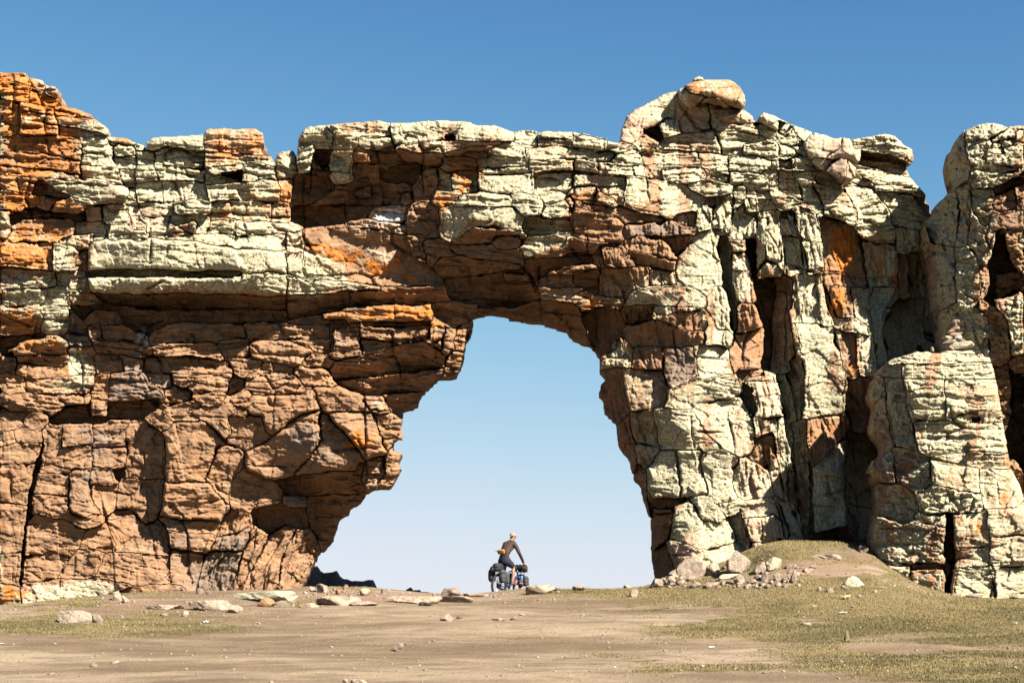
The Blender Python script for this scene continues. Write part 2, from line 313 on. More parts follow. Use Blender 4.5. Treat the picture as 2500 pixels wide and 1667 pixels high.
# ------------------------------------------------------------------ survey of the rock faces
# Each line: cover code, options (p protrusion m, y / x lean of the face in degrees: y+ overhangs, x+ faces right,
# s = grain of the jointing h v d m g, w = joint width) : outline in the plan square of its own survey sheet
SHEETS = {'A': (0, 150, 2.614), 'B': (700, 250, 2.614), 'C': (1400, 150, 2.613), 'D': (1900, 250, 2.613),
          'E': (0, 700, 1.96), 'F': (500, 700, 1.96), 'G': (1400, 700, 1.96), 'H': (1900, 700, 1.96),
          'K': (1560, 420, 3.267), 'M': (1560, 880, 3.267), 'N': (2230, 280, 3.407), 'W': (0, 0, 0.9408), 'Z': (0, 0, 1.0)}
ARCH = '''
#A
O p-.1:0,70 165,75 175,100 200,160 100,140 0,120
P p-.3:175,100 275,125 285,180 200,165
PG p.0:285,150 345,155 378,185 372,235 300,195 285,180
O p.15:0,120 100,142 190,165 190,255 0,235
OG p.05:190,165 340,230 375,240 375,290 345,295 190,258
O p.1:0,240 130,262 125,430 80,465 0,475
O p.2:130,262 335,300 345,340 130,310
LO p.2:130,310 360,345 360,400 130,370
O p.25:130,372 360,402 362,460 240,470 130,465
O p.05:345,295 470,298 590,345 590,365 365,350
LO p.1:365,350 590,365 640,390 690,440 692,460 600,450 365,400
OL p.0:365,400 600,450 680,478 500,475 370,465
OG p.1:0,480 200,472 340,475 500,500 515,560 510,630 400,605 0,560
OG p.25:0,565 200,572 400,610 510,640 520,720 300,690 100,680 0,660
O p.2 y15:0,665 200,682 450,720 520,725 430,750 200,735 0,725
L p.1:500,480 680,480 710,560 740,680 780,790 700,770 520,745 520,640 515,540
O p.0:690,480 790,485 865,520 820,530 710,520
L p.1:715,560 770,525 860,545 870,600 800,605 745,605
L p.0:860,535 925,540 935,570 870,575
L p.05:730,615 800,612 860,608 870,680 800,690 760,685
L p.0:760,690 860,690 865,800 800,800 775,740
L p.05:871,575 940,570 985,600 985,660 900,665 875,655
L p.3:935,515 980,485 1290,468 1295,570 1200,572 1050,545 960,565 935,550
LP p.1:1050,548 1200,573 1300,578 1300,685 1150,670 985,655 1000,590
L p.1:870,665 985,660 1010,700 1015,760 940,760 870,780
L p.15:985,660 1150,672 1305,690 1308,765 1150,768 1015,758
OP p.25:1310,440 1340,430 1625,428 1680,460 1685,520 1665,555 1675,598 1500,590 1305,578
OL p.3:1305,580 1500,592 1740,605 1745,665 1600,640 1480,660 1305,680
L p.4 y12:1310,680 1480,662 1600,640 1690,650 1690,668 1550,670 1530,700 1420,718 1340,715
L p.4:1550,672 1740,670 1755,745 1540,768 1540,720
D p-.3:1420,720 1540,690 1540,770 1530,770 1440,740
L p.1:1310,700 1340,718 1440,735 1530,755 1530,770 1320,785 1305,770
L p.1 w2:1755,640 1770,595 1800,575 1865,568 1890,610 1895,720 1850,740 1760,738 1752,690
L p.15:875,780 940,762 1025,765 1040,800 1045,895 880,900 870,830
L p.1 sm:1030,768 1300,770 1310,785 1340,885 1200,880 1045,895
LO p.3:1310,788 1530,775 1740,760 1780,800 1790,890 1700,895 1500,880 1345,885
O p.1:1785,770 1850,765 1860,800 1850,905 1795,900
L p.4 y10:1110,895 1200,880 1345,885 1355,940 1340,962 1110,950
L p.05:880,905 1105,900 1105,955 1085,985 900,985
OL p.25:1355,890 1500,885 1740,900 1735,1000 1600,1010 1340,990 1350,960
OL p.15:1740,905 1845,905 1835,1015 1740,1010
L p.45 y14:300,765 500,765 700,785 790,800 830,830 780,905 600,905 480,880 500,835 350,820
O p.15:0,730 100,728 220,740 230,810 200,840 80,830 0,770
OG p.0 y20:230,780 300,790 360,830 430,870 300,860 200,845
O p.2:0,845 150,835 240,855 250,900 200,915 0,880
O p.15:0,885 130,920 125,955 0,945
O p.25:250,880 300,865 380,880 350,935 300,960 250,930
O p.35 y12:360,890 430,880 540,915 550,950 480,970 330,955
D p-.35:60,980 240,960 480,985 540,960 540,1000 200,1010 60,1030
OL p.3 w2:0,950 60,950 60,1100 0,1125
O p.15:70,1060 150,1010 330,1000 430,1010 470,1050 460,1080 350,1115 200,1140 60,1150
OP p.0:540,940 640,920 650,1000 560,1000
L p.1:650,925 780,910 820,930 825,1020 700,1035 650,1000
LP p.0:470,1040 640,1030 720,1070 700,1100 600,1130 480,1090
L p.25:700,1040 830,1035 830,1105 710,1130 690,1090
LP p-.05:820,820 865,815 870,900 890,980 930,1000 930,1070 850,1050 825,960 820,920
LP p.05 sm:880,990 1085,990 1090,1000 1060,1060 1040,1100 940,1100 930,1050
L p.1 sm:1085,990 1340,1000 1320,1100 1240,1100 1255,1040 1240,1020 1100,1045
B p.35 y25 x-15:1060,1065 1240,1020 1255,1040 1240,1100 1050,1105
L p.2:1340,1000 1500,1010 1500,1105 1320,1100
LP p.25:1500,1020 1700,1035 1895,1040 1890,1090 1700,1105 1500,1100
LP p.3:850,1100 920,1070 935,1110 900,1140 850,1140
L p.3 sm:1000,1120 1300,1110 1910,1110 1915,1215 1700,1215 1550,1195 1200,1140
L p.6 sm w2:600,1160 900,1145 1200,1145 1560,1200 1910,1215 1960,1230 1960,1360 1540,1335 1200,1330 900,1320 700,1320 570,1330 550,1240
LB p.15:570,1335 900,1330 1200,1345 1530,1345 1540,1370 1300,1375 900,1370 570,1370
L p.8 y4 sm w2:555,1385 800,1385 1200,1380 1540,1375 1700,1350 1960,1375 2091,1395 2091,1460 1900,1480 1700,1500 1400,1490 1200,1480 1000,1475 850,1490 700,1480 590,1480 555,1440
O p.2:0,1165 190,1170 320,1190 330,1330 200,1320 0,1305
L p.3:340,1190 470,1180 480,1330 330,1335
OL p.1 y20:400,1150 600,1100 540,1200
B p-.1 y20:480,1270 550,1210 560,1250 550,1330 490,1310
LO p.1:0,1320 200,1330 340,1345 350,1430 200,1450 40,1440 0,1400
LP p.0:350,1345 540,1345 550,1370 440,1430 380,1420
LP p.2:440,1400 560,1380 580,1470 450,1470
L p.1:40,1455 200,1450 440,1440 440,1568 40,1568
LO p.15 y10:445,1480 590,1480 660,1560 450,1560
#B
L p.2:80,240 110,170 250,150 300,200 280,300 200,300 160,270 85,300
LO p.25:250,150 400,130 600,120 640,130 660,200 560,230 480,190 430,190 420,300 290,300 300,200
L p.3:85,300 160,275 165,330 155,420 130,450 75,450 65,370
D p-.8 y20:165,335 200,310 285,310 270,400 230,430 200,400 170,380
OB p-.35 y10 x10:165,340 230,430 265,400 270,500 300,560 200,620 135,655 150,480
B p-.45 x20:55,460 150,450 140,650 40,660
L p.25:285,310 420,305 425,460 400,440 270,430 280,370
L p.35:255,460 420,465 425,490 370,515 270,500
LO p.3 y10:490,240 660,225 690,285 590,290 500,285
O p.15:445,310 520,310 540,330 530,385 440,375 430,350
B p-.1:540,320 690,340 700,390 540,400
D p-.2 y42:430,400 600,400 760,460 760,520 810,600 700,640 300,655 140,660 320,560 430,500
B p-.6 y30:600,430 850,400 850,500 700,520 600,490
B p-.4 y10:410,570 540,530 545,600 480,610
B p-.4 y15:430,500 520,480 530,515
B p-.9 y26:50,665 300,660 560,665 540,700 400,740 200,755 50,760
W p-.3:530,690 620,660 780,670 770,740 730,770 600,740 540,720
G p-.3:730,580 790,570 790,640 750,660 725,640
L p.4 sm:680,200 680,130 780,130 900,118 1175,130 1330,150 1440,185 1450,230 1200,240 1000,235 800,255 700,260
L p.55 sm:710,285 850,258 1060,242 1360,270 1300,290 1180,280 1000,320 850,330
B p.5 y62 sm:720,300 850,332 1000,322 1180,285 1340,275 1230,315 1130,330 1100,370 950,385 800,375
D p-.2:1010,210 1070,205 1070,245 1010,245
L p.3:1450,190 1500,178 1580,180 1600,220 1590,280 1520,280 1460,235
L p.45:1610,195 1650,183 1850,190 2050,235 2045,270 1950,240 1610,222
LB p.4 y40:1600,225 1950,245 2030,300 2000,302 1850,280 1600,275
L p.35:1290,300 1370,270 1510,290 1530,350 1400,350 1290,340
LO p.2:1120,340 1150,310 1290,330 1280,350 1120,360
O p.25:1000,345 1200,350 1215,420 1060,425 1030,450 1000,420
L p.35:1215,360 1400,350 1540,370 1545,405 1220,420
LO p.3:1230,425 1550,410 1560,460 1230,460
O p.3 x12:1050,460 1200,440 1215,470 1200,560 1060,550
L p.2 x-35:970,450 1045,450 1050,560 970,555
L p.4 sm:1220,465 1565,460 1580,570 1300,560 1230,520
O p.25:960,570 1090,560 1090,620 980,650 940,620
BO p-.15 x-15:830,470 950,450 960,540 930,600 810,620 830,540
B p.0 x-10:770,690 830,660 950,690 970,760 950,840 780,835 760,780
LP p.4:1090,620 1280,600 1440,620 1440,670 1280,665 1090,650
L p.45 y8 sm:980,700 1085,680 1280,668 1440,675 1480,760 1480,820 1330,790 1190,790 1120,850 1050,880 1000,860 990,800
B p.45 y60:1050,880 1130,845 1200,795 1330,795 1480,820 1530,840 1520,880 1340,870 1200,900
L p.5 x-20:1440,600 1480,580 1610,600 1625,665 1590,710 1520,700 1440,660
L p.3 sm:1520,300 1700,285 2091,320 2091,370 1900,360 1650,360 1530,370
LO p.45:1545,380 1750,370 1980,365 1985,440 1860,430 1700,425 1600,445 1545,430
L p.4:1985,380 2091,390 2091,465 1990,455
L p.15 sm:1585,460 1850,435 2091,470 2091,540 1980,520 1850,540 1700,560 1590,590
O p.4:1820,545 1975,530 1975,600 1960,630 1830,600
LO p.4:1975,530 2091,550 2091,660 1970,630
L p.3:1620,600 1700,570 1750,600 1650,660
OP p.35:1800,620 1970,640 2091,680 2091,740 1900,710 1800,670
L p.4:1640,670 1800,660 1810,730 1650,735
BO p.3:1820,680 2091,745 2091,890 1950,880 1830,820 1810,740
LB p.15 x-25:1560,740 1810,740 1830,830 1700,835 1520,850 1520,790
L p.35 x-15:1510,870 1700,840 1780,880 1750,920 1600,960 1520,990 1500,930
B p.35 y50:1580,990 1750,925 1800,880 1950,890 2060,900 1970,950 1850,960 1700,985
B p.1 y5:1330,860 1480,850 1490,910 1440,940 1330,930
G p.05 y20:1000,930 1300,920 1440,945 1500,960 1510,1030 1300,1000 1100,960 1060,940
BG p.1:870,900 990,890 1060,950 1060,980 960,985 900,1000
B p.1 y15:755,860 860,850 880,990 850,1010 790,960
D p-.1 y45:980,990 1480,1030 1480,1060 1200,1110 1050,1120 990,1060
D p-.5 y52:1050,1120 1480,1065 1560,1140 1600,1250 1450,1300 1220,1310 1040,1240
B p-.3 y10:1380,1090 1540,1100 1560,1140 1400,1140
P p-.1 y10:400,760 760,790 760,840 600,830 390,800
L p.4 sm:0,960 110,960 130,1120 0,1090
L p.3:0,830 100,850 105,955 0,955
BP p.1 sm y4:100,850 400,800 640,820 760,850 800,980 880,1080 960,1165 800,1180 600,1150 400,1130 110,1105
L p.6 y6 sm:0,1105 300,1140 500,1180 600,1190 400,1200 200,1220 0,1230
D p.2 y58:0,1235 200,1225 400,1205 400,1290 200,1330 0,1380
D p.15 y58:400,1205 600,1195 900,1170 1000,1200 1040,1260 920,1275 500,1330 400,1340
D p-.5 y20:930,1280 1220,1280 1200,1390 1090,1440 930,1400
O p.35 y8 w2:380,1310 700,1290 900,1295 935,1340 930,1390 700,1380 500,1375 240,1385
B p.1:100,1390 370,1385 340,1440 290,1560 0,1568 0,1400
B p.2:300,1440 600,1420 910,1420 910,1500 700,1520 600,1568 290,1568
B p.25:925,1370 1000,1400 1080,1450 1060,1568 1000,1568 910,1520
D p-.6 x-20:1080,1430 1190,1395 1180,1500 1140,1568 1070,1568
D p-.6 y60:1230,1310 1480,1300 1620,1270 1640,1400 1500,1375 1385,1362 1385,1330 1210,1345
D p-.3 y60:1620,1270 1720,1270 1870,1330 1900,1450 1920,1535 1820,1500 1780,1450 1640,1400
P p.3 y8:1630,1180 1780,1180 1990,1200 1970,1250 1730,1270 1640,1250
O p.3:1870,1260 2091,1260 2091,1330 1950,1350 1880,1330
B p.3 y10 x20:1660,1090 1800,1020 1840,1040 1740,1100
B p.35:1740,1100 1850,1050 2010,1060 2091,1070 2091,1100 1900,1110
BO p.3:1980,1110 2091,1105 2091,1200 1990,1190
B p.1 x-15:1960,990 2010,910 2091,910 2091,1050 2000,1045
D p-.2 y40:1520,1000 1700,990 1850,960 1960,1000 1840,1030 1660,1090 1600,1130 1560,1100
B p.1 y38:1600,1130 1740,1105 1980,1110 1990,1180 1780,1180 1630,1180
B p.1 y25 x-30:1900,1400 2091,1340 2091,1568 1930,1568
#C
LP p.2 sm:300,515 300,470 330,365 385,310 510,250 560,215 640,190 650,230 690,290 690,330 660,370 590,370 550,400 540,420 440,430 440,480 380,520
OP p.3:870,295 1060,300 1145,350 1150,380 1190,390 1190,470 1090,450 880,430
LP p.2:690,340 830,290 870,300 870,430 790,450 690,450
L p.35:545,410 590,370 640,370 690,450 590,485
D p-.4:450,440 540,415 570,490 520,520
L p.3:380,520 460,470 520,500 540,520 430,570 400,540
L p.3 w2:1180,380 1210,330 1260,340 1390,400 1395,430 1290,435
L p.2:1150,395 1200,395 1330,480 1260,500 1200,470
L p.1:1290,440 1400,435 1520,455 1490,520 1480,600 1400,560 1300,500
L p.3:560,510 700,465 900,445 940,590 760,560 560,555
L p.25 x12:900,450 1090,455 1190,475 1250,520 1070,540 1070,590 945,590
L p.45 y10:0,450 0,540 210,565 220,510 150,490
L p.3:215,505 380,530 430,570 340,590 270,580 210,560
L p.5 y15:1075,530 1250,510 1400,550 1420,590 1380,610 1270,625 1180,590 1080,580
L p.4:270,600 400,585 430,630 400,665 330,655 240,640
L p.3:430,590 550,570 650,560 790,600 810,640 650,640 450,660
L p.25 x-15:450,665 560,655 570,740 480,745
L p.45 y12:560,680 800,690 850,730 800,750 650,775 570,740
L p.3:810,600 980,600 980,720 860,690
L p.35:980,600 1200,620 1260,650 1170,685 1000,700
L p.4:0,620 150,640 165,710 0,690
L p.4:165,640 380,685 390,725 170,715
L p.35:385,680 450,665 520,740 400,740
L p.3 sm:0,710 170,720 340,728 340,800 200,800 0,800
L p.35 sm:340,728 420,735 500,750 700,800 790,870 800,930 700,950 500,980 450,960 330,895 340,830
L p.5 y10:740,780 860,755 1000,790 1000,825 870,820 740,815
L p.2:850,700 980,720 990,765 860,745
L p.35:1005,705 1120,710 1170,730 1000,780
O p.35:0,800 140,795 145,830 120,895 0,870
OL p.35:145,800 330,800 320,890 190,860
B p.25:0,880 300,950 540,1000 550,1040 300,990 0,925
BO p.3:0,925 280,1000 290,1080 270,1140 180,1150 60,1130 0,1110
G p.35 y8:340,1080 500,1030 560,1050 690,1060 800,1090 790,1110 700,1100 600,1115 420,1090
P p.1:680,990 720,985 730,1040 690,1045
P p.05:725,980 770,985 770,1030 735,1035
D p-.1 y45:480,1120 700,1110 780,1120 700,1200 650,1240 560,1130
B p.35 y5:330,1190 440,1130 560,1130 650,1230 655,1270 560,1240 450,1220
B p.25:180,1180 330,1190 400,1310 330,1320 200,1300 180,1230
D p.3 y48:340,1200 450,1230 650,1280 640,1330 400,1310
BL p.2:180,1320 480,1310 480,1430 340,1480 150,1500
BL p.15:480,1310 640,1340 700,1430 480,1430
B p.15:0,1340 180,1320 150,1500 0,1420
L p.3:310,1540 350,1480 480,1430 700,1430 850,1500 860,1550 700,1540 500,1560
L p.15:880,920 1020,870 1000,1060 900,1080
L p.2 x-10:1000,960 1085,900 1170,1000 1165,1120 1100,1130 1020,1140 990,1050
L p.1:1100,900 1170,900 1165,1000 1100,960
L p.25:1170,980 1300,960 1330,1200 1330,1320 1300,1300 1180,1380 1170,1150
L p.3:1090,880 1170,880 1170,960 1100,960
LO p.35:1180,890 1280,880 1290,940 1180,950
L p.25:1030,820 1090,800 1100,880 1030,940
L p.35:1090,770 1230,740 1270,880 1100,870
L p.3:1230,720 1390,710 1470,900 1300,940 1250,830
L p.25:1410,700 1568,700 1568,900 1480,890
L p.05:1330,1000 1420,960 1410,1120 1340,1100
L p.3:1420,920 1568,900 1568,1330 1470,1330 1430,1080
L p.15:1340,1120 1440,1120 1470,1330 1370,1340
BG p.1 x-10:1350,1390 1500,1380 1520,1568 1350,1568
L p.3:1500,1340 1568,1340 1568,1568 1520,1568
L p.4 y10:1270,640 1420,620 1520,650 1568,700 1400,705 1280,680
#D
L p.1:0,110 80,145 90,190 40,220 0,180
L p.1:90,170 215,190 165,260 140,230
L p.45 y8:470,230 600,215 680,203 750,215 800,270 855,300 868,370 845,395 790,370 700,330 525,305 480,260
D p-.1 y30:525,320 700,335 800,375 810,400 680,380 525,360
OP p.1:525,365 680,380 805,405 820,450 835,480 700,440 525,400
L p.3:525,405 700,440 840,485 905,545 730,550 680,510 540,460
L p.35:545,475 680,510 730,550 720,575 620,555 560,530
L p.3:730,555 905,548 945,590 930,610 850,580 740,580
OB p-.1:870,600 940,610 935,640 965,655 970,710 920,690 890,660
L p.25:250,450 400,500 420,560 330,540 220,500
L p.15:490,480 600,500 620,560 540,530
L p.1:0,250 110,300 120,340 0,350
L p.25:100,350 200,360 250,440 80,420
L p.15:0,360 80,370 80,430 0,420
L p.35:80,440 210,440 260,560 300,650 250,720 170,640 130,540
L p.25:0,430 80,445 150,560 160,640 0,560
L p.35 y5:210,500 380,560 480,620 520,740 500,770 420,740 300,690 260,580
L p.3:420,540 620,560 740,800 760,900 640,890 520,850 500,700 460,600
L p.2 x10:620,560 850,590 960,740 930,830 750,800 700,650
LO p.3:100,660 240,700 290,940 290,1060 200,1090 140,1000
BO p.0:265,750 400,780 510,860 530,960 560,1100 560,1180 450,1150 300,1060 290,900
L p.2 x10:740,800 940,830 955,1000 830,980 760,950
LO p.25:540,900 740,905 760,1000 760,1250 740,1300 600,1310 590,1200 570,1100
BO p.1 x15:770,960 830,985 840,1250 780,1270
L p-1.1:835,960 930,960 1050,1350 950,1400 900,1568 680,1568 690,1340 780,1280 840,1260
LP p.2:30,870 150,860 200,1080 70,1100
L p.25:90,1100 200,1100 280,1090 300,1330 350,1420 250,1430 90,1400
BO p.05:280,1090 430,1080 600,1350 600,1400 560,1500 440,1450 370,1420 320,1250
LP p.15:430,1180 570,1190 600,1450 470,1470 450,1330
L p.2:590,1320 740,1310 680,1360 680,1568 600,1568
L p.3:90,1410 250,1430 350,1460 360,1568 130,1568
BP p.2:350,1460 560,1510 590,1568 360,1568
#E
D p.0 y55:430,30 660,40 900,30 1176,42 1375,48 1375,108 1176,100 900,110 700,100 560,85
D p-.45 y20:340,92 560,88 700,102 900,112 1176,105 1375,112 1375,160 1176,150 1000,150 900,142 810,180 690,215 620,205 590,175 560,110 500,105 440,108 400,165
O p.2 y6:0,100 130,95 200,150 180,180 100,190 0,180
L p.1:210,110 320,110 330,215 230,220 205,170
O p.15:0,130 120,180 170,215 90,235 0,225
D p-.3 y15:0,235 210,240 200,260 130,250 80,270 60,320 0,300
O p.5 y12 w2:35,310 130,255 240,245 330,260 340,320 240,325 140,320
B p.2 y40:150,330 345,325 320,370 260,400 160,380 80,350
B p.2:0,350 80,355 70,400 0,400
B p.15 sm:70,400 110,370 300,390 330,360 450,330 450,400 250,440 120,430
BL p.2:330,290 450,300 455,400 380,420 340,380
B p.1:0,430 115,440 115,505 40,510 0,470
BL p.2 y6:120,445 300,430 445,410 440,480 380,500 150,510
B p.25 y8:0,520 150,515 290,520 420,530 420,570 300,600 220,580 50,590
B p.1:0,590 120,600 100,660 60,685 0,690
B p.05:120,615 200,620 195,680 110,680
B p.1:0,695 60,690 60,750 0,760
B p.2:65,690 195,685 200,740 90,745
B p.1 sm:0,760 200,745 195,800 170,840 0,850
B p.15 sm:0,850 165,845 140,980 130,1040 0,1030
B p.1:0,1035 130,1050 110,1270 0,1270
B p.15 sm:0,1280 110,1280 120,1340 100,1430 0,1415
OG p.3 w2:0,1425 70,1430 100,1440 100,1510 60,1568 0,1590
D p-.5:195,800 205,700 200,850 170,900 150,1080 120,1200 110,1280 120,1300 105,1430 95,1420 105,1280 130,1060 150,940 165,850
G p.0 y10:340,110 400,170 420,260 330,215
B p.1 y20:390,170 460,110 560,110 590,175 500,180
B p.2:430,200 480,195 485,240 430,240
G p.1:330,225 420,230 425,275 340,270
B p.2 y8:490,185 600,180 650,210 690,215 700,290 610,260 480,260
B p.3 y10:480,265 620,265 720,310 640,315 600,310 470,300
B p.1:460,330 580,340 590,400 460,400
G p.1:580,335 670,360 670,400 600,390
B p.2:740,215 800,180 1000,190 1176,200 1176,240 1000,260 850,260 780,280 740,270
B p.35 y10:740,300 800,275 1000,270 1060,350 900,300 760,320
B p.2:1060,260 1176,250 1176,330 1080,340
BG p.05:700,400 720,350 1060,360 1110,400 1060,415 820,420
G p.25 y8:530,430 650,410 720,440 780,530 640,545 520,540
B p.15:455,430 530,430 520,540 450,540
B p.35 y10:820,420 1080,420 1110,430 1080,480 960,500 880,480
B p.2:450,540 520,545 510,600 430,620
D p-.3 y15:520,560 700,545 760,530 700,600 600,610 520,600
P p.0:700,410 820,420 800,480 720,470
B p.1:790,500 900,480 900,530 800,570
B p.35 y15:920,520 1050,510 1060,570 960,560
D p-.4 y10:300,570 420,560 430,620 500,640 270,650 280,610
B p.1:205,690 300,670 300,760 210,790
BG p.15:300,670 440,660 450,740 300,760
B p.2 sm:205,800 430,750 440,860 340,880 190,890
BG p.1:460,670 600,660 600,760 450,770
B p.15:450,775 600,765 590,870 440,860
B p.2 sm:190,895 320,920 330,1000 160,980
BG p.25:340,880 430,870 420,1000 440,1060 400,1110 330,1060
B p.2:440,870 540,880 540,950 430,945
B p.15:440,950 545,950 520,1040 460,1030
B p.25 y12:160,1000 320,1010 340,1090 440,1110 400,1130 300,1100 150,1080
B p.15 sm:610,680 700,660 790,740 780,920 610,910
B p.1 sm:600,915 780,925 770,1030 700,1140 620,1060 590,1040
D p-.2:550,880 595,885 560,910
B p.15 y6 sm:130,1120 180,1090 330,1140 385,1190 340,1290 230,1260 120,1290
B p.0 sm:120,1290 250,1270 330,1300 260,1400 110,1420
B p.1:400,1200 490,1190 550,1240 490,1270 400,1230
B p.05 sm:340,1310 400,1240 500,1270 450,1390 260,1410
B p.0 sm:570,1120 620,1060 700,1140 780,1140 820,1230 800,1290 560,1250
B p.05 sm:500,1280 800,1290 820,1400 640,1430 460,1390
B p.45 x12 sm w2:800,690 900,650 1000,650 1040,760 1000,930 800,940 795,760
B p.6 y8 x12 sm w2:790,945 1000,935 1090,960 1080,1080 1050,1110 860,1110 785,1080
B p.25 x10:790,1120 860,1115 1040,1120 1030,1170 900,1190 820,1160
B p.2:820,1170 1010,1190 1000,1260 960,1270 820,1240
BG p.2 x12:820,1260 965,1275 960,1320 900,1440 820,1400
LP p.15 y-12:110,1420 260,1400 460,1395 640,1430 500,1500 300,1530 100,1590
BG p.05:640,1430 880,1440 850,1500 500,1520 520,1480
B p.4 x-20:715,610 800,600 810,640 800,680 720,650
B p.3:780,570 950,560 950,640 900,640 800,620
B p.3:890,600 1060,570 1176,500 1176,680 1100,700 1000,650
#F
B p.35 y8 w2:220,280 400,260 500,300 480,340 350,355 240,330
B p.2 y6:200,190 320,180 430,180 600,180 600,250 430,255 280,240 200,240
BG p.25:620,200 740,190 740,320 620,340
B p.3 y4:740,190 1075,190 1070,240 900,260 740,240
G p.15 y20:740,245 900,265 860,300 760,330
O p.35:1080,180 1150,200 1140,250 1075,270
B p.3 x10:1150,190 1200,200 1190,310 1140,320 1145,250
B p-.5 y20:1180,300 1240,330 1210,420 1140,435 1150,380
D p.1 y58:620,360 740,340 1050,270 1140,320 1150,385 800,430 620,440
D p-.2 y52:620,445 800,435 1150,390 1115,440 1040,500 850,520 690,490
D p-.5 y48:850,522 1040,502 1025,570 945,595
B p.2:130,340 260,360 240,400 150,410
B p.25:260,400 330,370 390,400 300,440 220,430
B p.3 y10:480,350 620,350 610,370 500,380
G p.1:105,460 140,430 180,470 130,500
B p.3 y10:200,480 440,470 460,500 300,500
B p.25 y10:470,400 560,400 620,460 600,480 480,450
B p.50 y10 sm w2:130,560 300,540 520,520 540,570 430,600 340,660 300,700 270,620
B p.2:110,620 270,620 300,705 270,720 130,720
B p.50 y6 sm w2:540,480 640,480 740,530 860,590 800,640 620,600 540,560
P p.45:760,540 850,530 860,590 800,590
BO p.55 x18 sm w2:620,600 800,600 860,790 780,810 680,700 610,640
B p.25 x20:800,600 940,660 945,720 900,710 870,780
BP p.55 y-11 sm w2:200,880 340,740 430,660 540,610 560,740 430,900 350,920 280,910
BG p.55 y-10 x12 sm w2:540,610 630,660 700,750 740,840 720,880 600,880 430,900 560,740
D p-.25 y50:350,925 600,885 720,885 740,850 800,950 700,990 500,1000 390,990
D p-.8 y45:500,1000 700,990 750,1030 640,1130 560,1270 500,1150 480,1080
B p.2 x10:750,890 820,820 860,830 870,890 810,965 760,960
B p.25 x20:860,830 900,780 950,800 940,860 890,975 815,970 870,890
B p.2:130,900 200,880 290,920 380,970 350,1020 250,1060 180,1080 120,1010
B p.1:60,780 120,800 160,870 120,960 100,1040 0,920
G p.1:380,1000 480,1010 490,1050 400,1050
D p-.4 y30:240,1070 380,1050 490,1060 490,1140 380,1135 300,1180 240,1130
G p.1 sd:20,1260 100,1200 160,1180 230,1150 180,1260 100,1260
G p.05 sd:0,1290 20,1265 180,1265 150,1400 80,1500 0,1500
B p.1 sd x20:180,1260 240,1150 300,1180 250,1300 190,1400 150,1410
B p.0 sd:200,1420 300,1220 380,1140 420,1170 370,1300 340,1500 200,1500
B p-.1 sd x25:370,1300 430,1180 500,1150 560,1260 530,1310 450,1500 350,1500
B p.1 sd:100,1100 200,1080 220,1110 170,1160 90,1190
#G
L p.4 y4 sm:235,90 260,40 320,10 520,0 620,20 640,80 520,100 400,85 300,90
O p.3 y8:30,60 110,40 235,60 240,80 190,100 100,105 35,100
D p-.1 y35:240,95 380,90 370,130 300,170 250,160
L p.35:370,130 400,85 520,100 590,100 520,120 420,140
BO p.3 y12:420,140 520,120 640,130 640,180 560,210 500,190
D p-.2 y25 x-30:100,105 190,105 240,180 200,240 170,300 120,310 80,270 60,200 40,130
B p.35 y25:250,200 360,180 480,190 600,230 620,250 480,270 380,290 280,290
L p.15 x-20:145,350 210,290 240,260 230,375 150,365
O p.2 x-10:230,260 280,290 290,340 270,385 235,375
B p.2:290,290 400,290 430,330 420,400 280,400
G p.3 x-5:430,310 560,300 580,340 580,430 470,510 440,420
L p.3 x20:590,310 700,310 750,400 720,410 620,440 590,370
L p.35:640,150 740,150 750,260 690,250 650,260
LB p.2 sm:235,390 430,400 450,480 440,560 380,580 270,600 250,520
L p.3:440,500 590,440 770,430 800,500 750,530 600,560 450,580
L p.35 sm:600,560 800,530 830,560 860,680 860,760 720,760 640,700 590,620
BL p.05 x-15:270,600 380,585 400,700 380,760 290,720 280,660
L p.3:380,590 500,600 590,620 640,720 700,760 560,770 440,740 400,680
BL p.15 y5:290,760 370,770 370,830 310,840
L p.35 x10:800,390 920,400 980,480 1000,600 960,680 880,720 830,560 800,480
B p-.1:880,720 960,700 1000,860 960,880 900,850
L p.1:960,680 1040,700 1060,820 1070,1020 1110,1200 1060,1200 1000,1000
L p.45 y5 sm w2:400,830 500,800 520,1005 380,1010 350,960
L p.45 sm w2:500,800 600,780 630,900 640,980 540,1000 520,1005
L p.35 x10:610,820 700,790 760,860 770,1020 660,1040 640,980
LP p.25:770,870 900,860 960,990 820,1020 770,960
BO p-.7 x-55:125,470 160,440 225,395 262,600 225,660 205,650 150,600 120,520
BO p-.7 x-50:210,660 262,610 275,700 305,840 300,900 280,900 262,820 215,760
BO p-.7 x-45:295,900 310,850 345,960 375,1110 340,1040 320,960
D p-.7 x-40 y10:345,970 380,1015 540,1010 550,1040 480,1060 480,1150 440,1230 400,1390 370,1260 380,1160 375,1100
B p.05 y8:380,1065 470,1058 475,1078 385,1090
D p-.9 x-30:375,1260 440,1230 470,1250 480,1300 470,1400 395,1470
L p.35 x8:480,1050 550,1020 620,1120 720,1130 760,1200 640,1260 470,1200
L p.3:560,1020 660,1000 700,1120 620,1110
LP p.35 y-6:700,1040 820,1020 990,1020 1010,1110 960,1130 820,1120
P p.5 y-5:815,1110 960,1090 1000,1130 1010,1200 960,1220 850,1225
LP p.3 y-6:450,1220 640,1265 740,1250 820,1250 820,1290 740,1320 560,1380 500,1420 470,1300
LP p.25:960,1000 1060,1030 1070,1190 1010,1190
LP p.5 y-6:850,1225 960,1225 1000,1200 960,1280 850,1300
L p.15 x-50:765,1120 800,1060 850,1230 840,1270 800,1210
#K
L p.15 x-12 sm:310,680 440,520 490,480 580,465 610,600 670,760 668,880 600,900 540,1000 300,850 290,720
L p.3:490,480 480,300 590,290 580,465
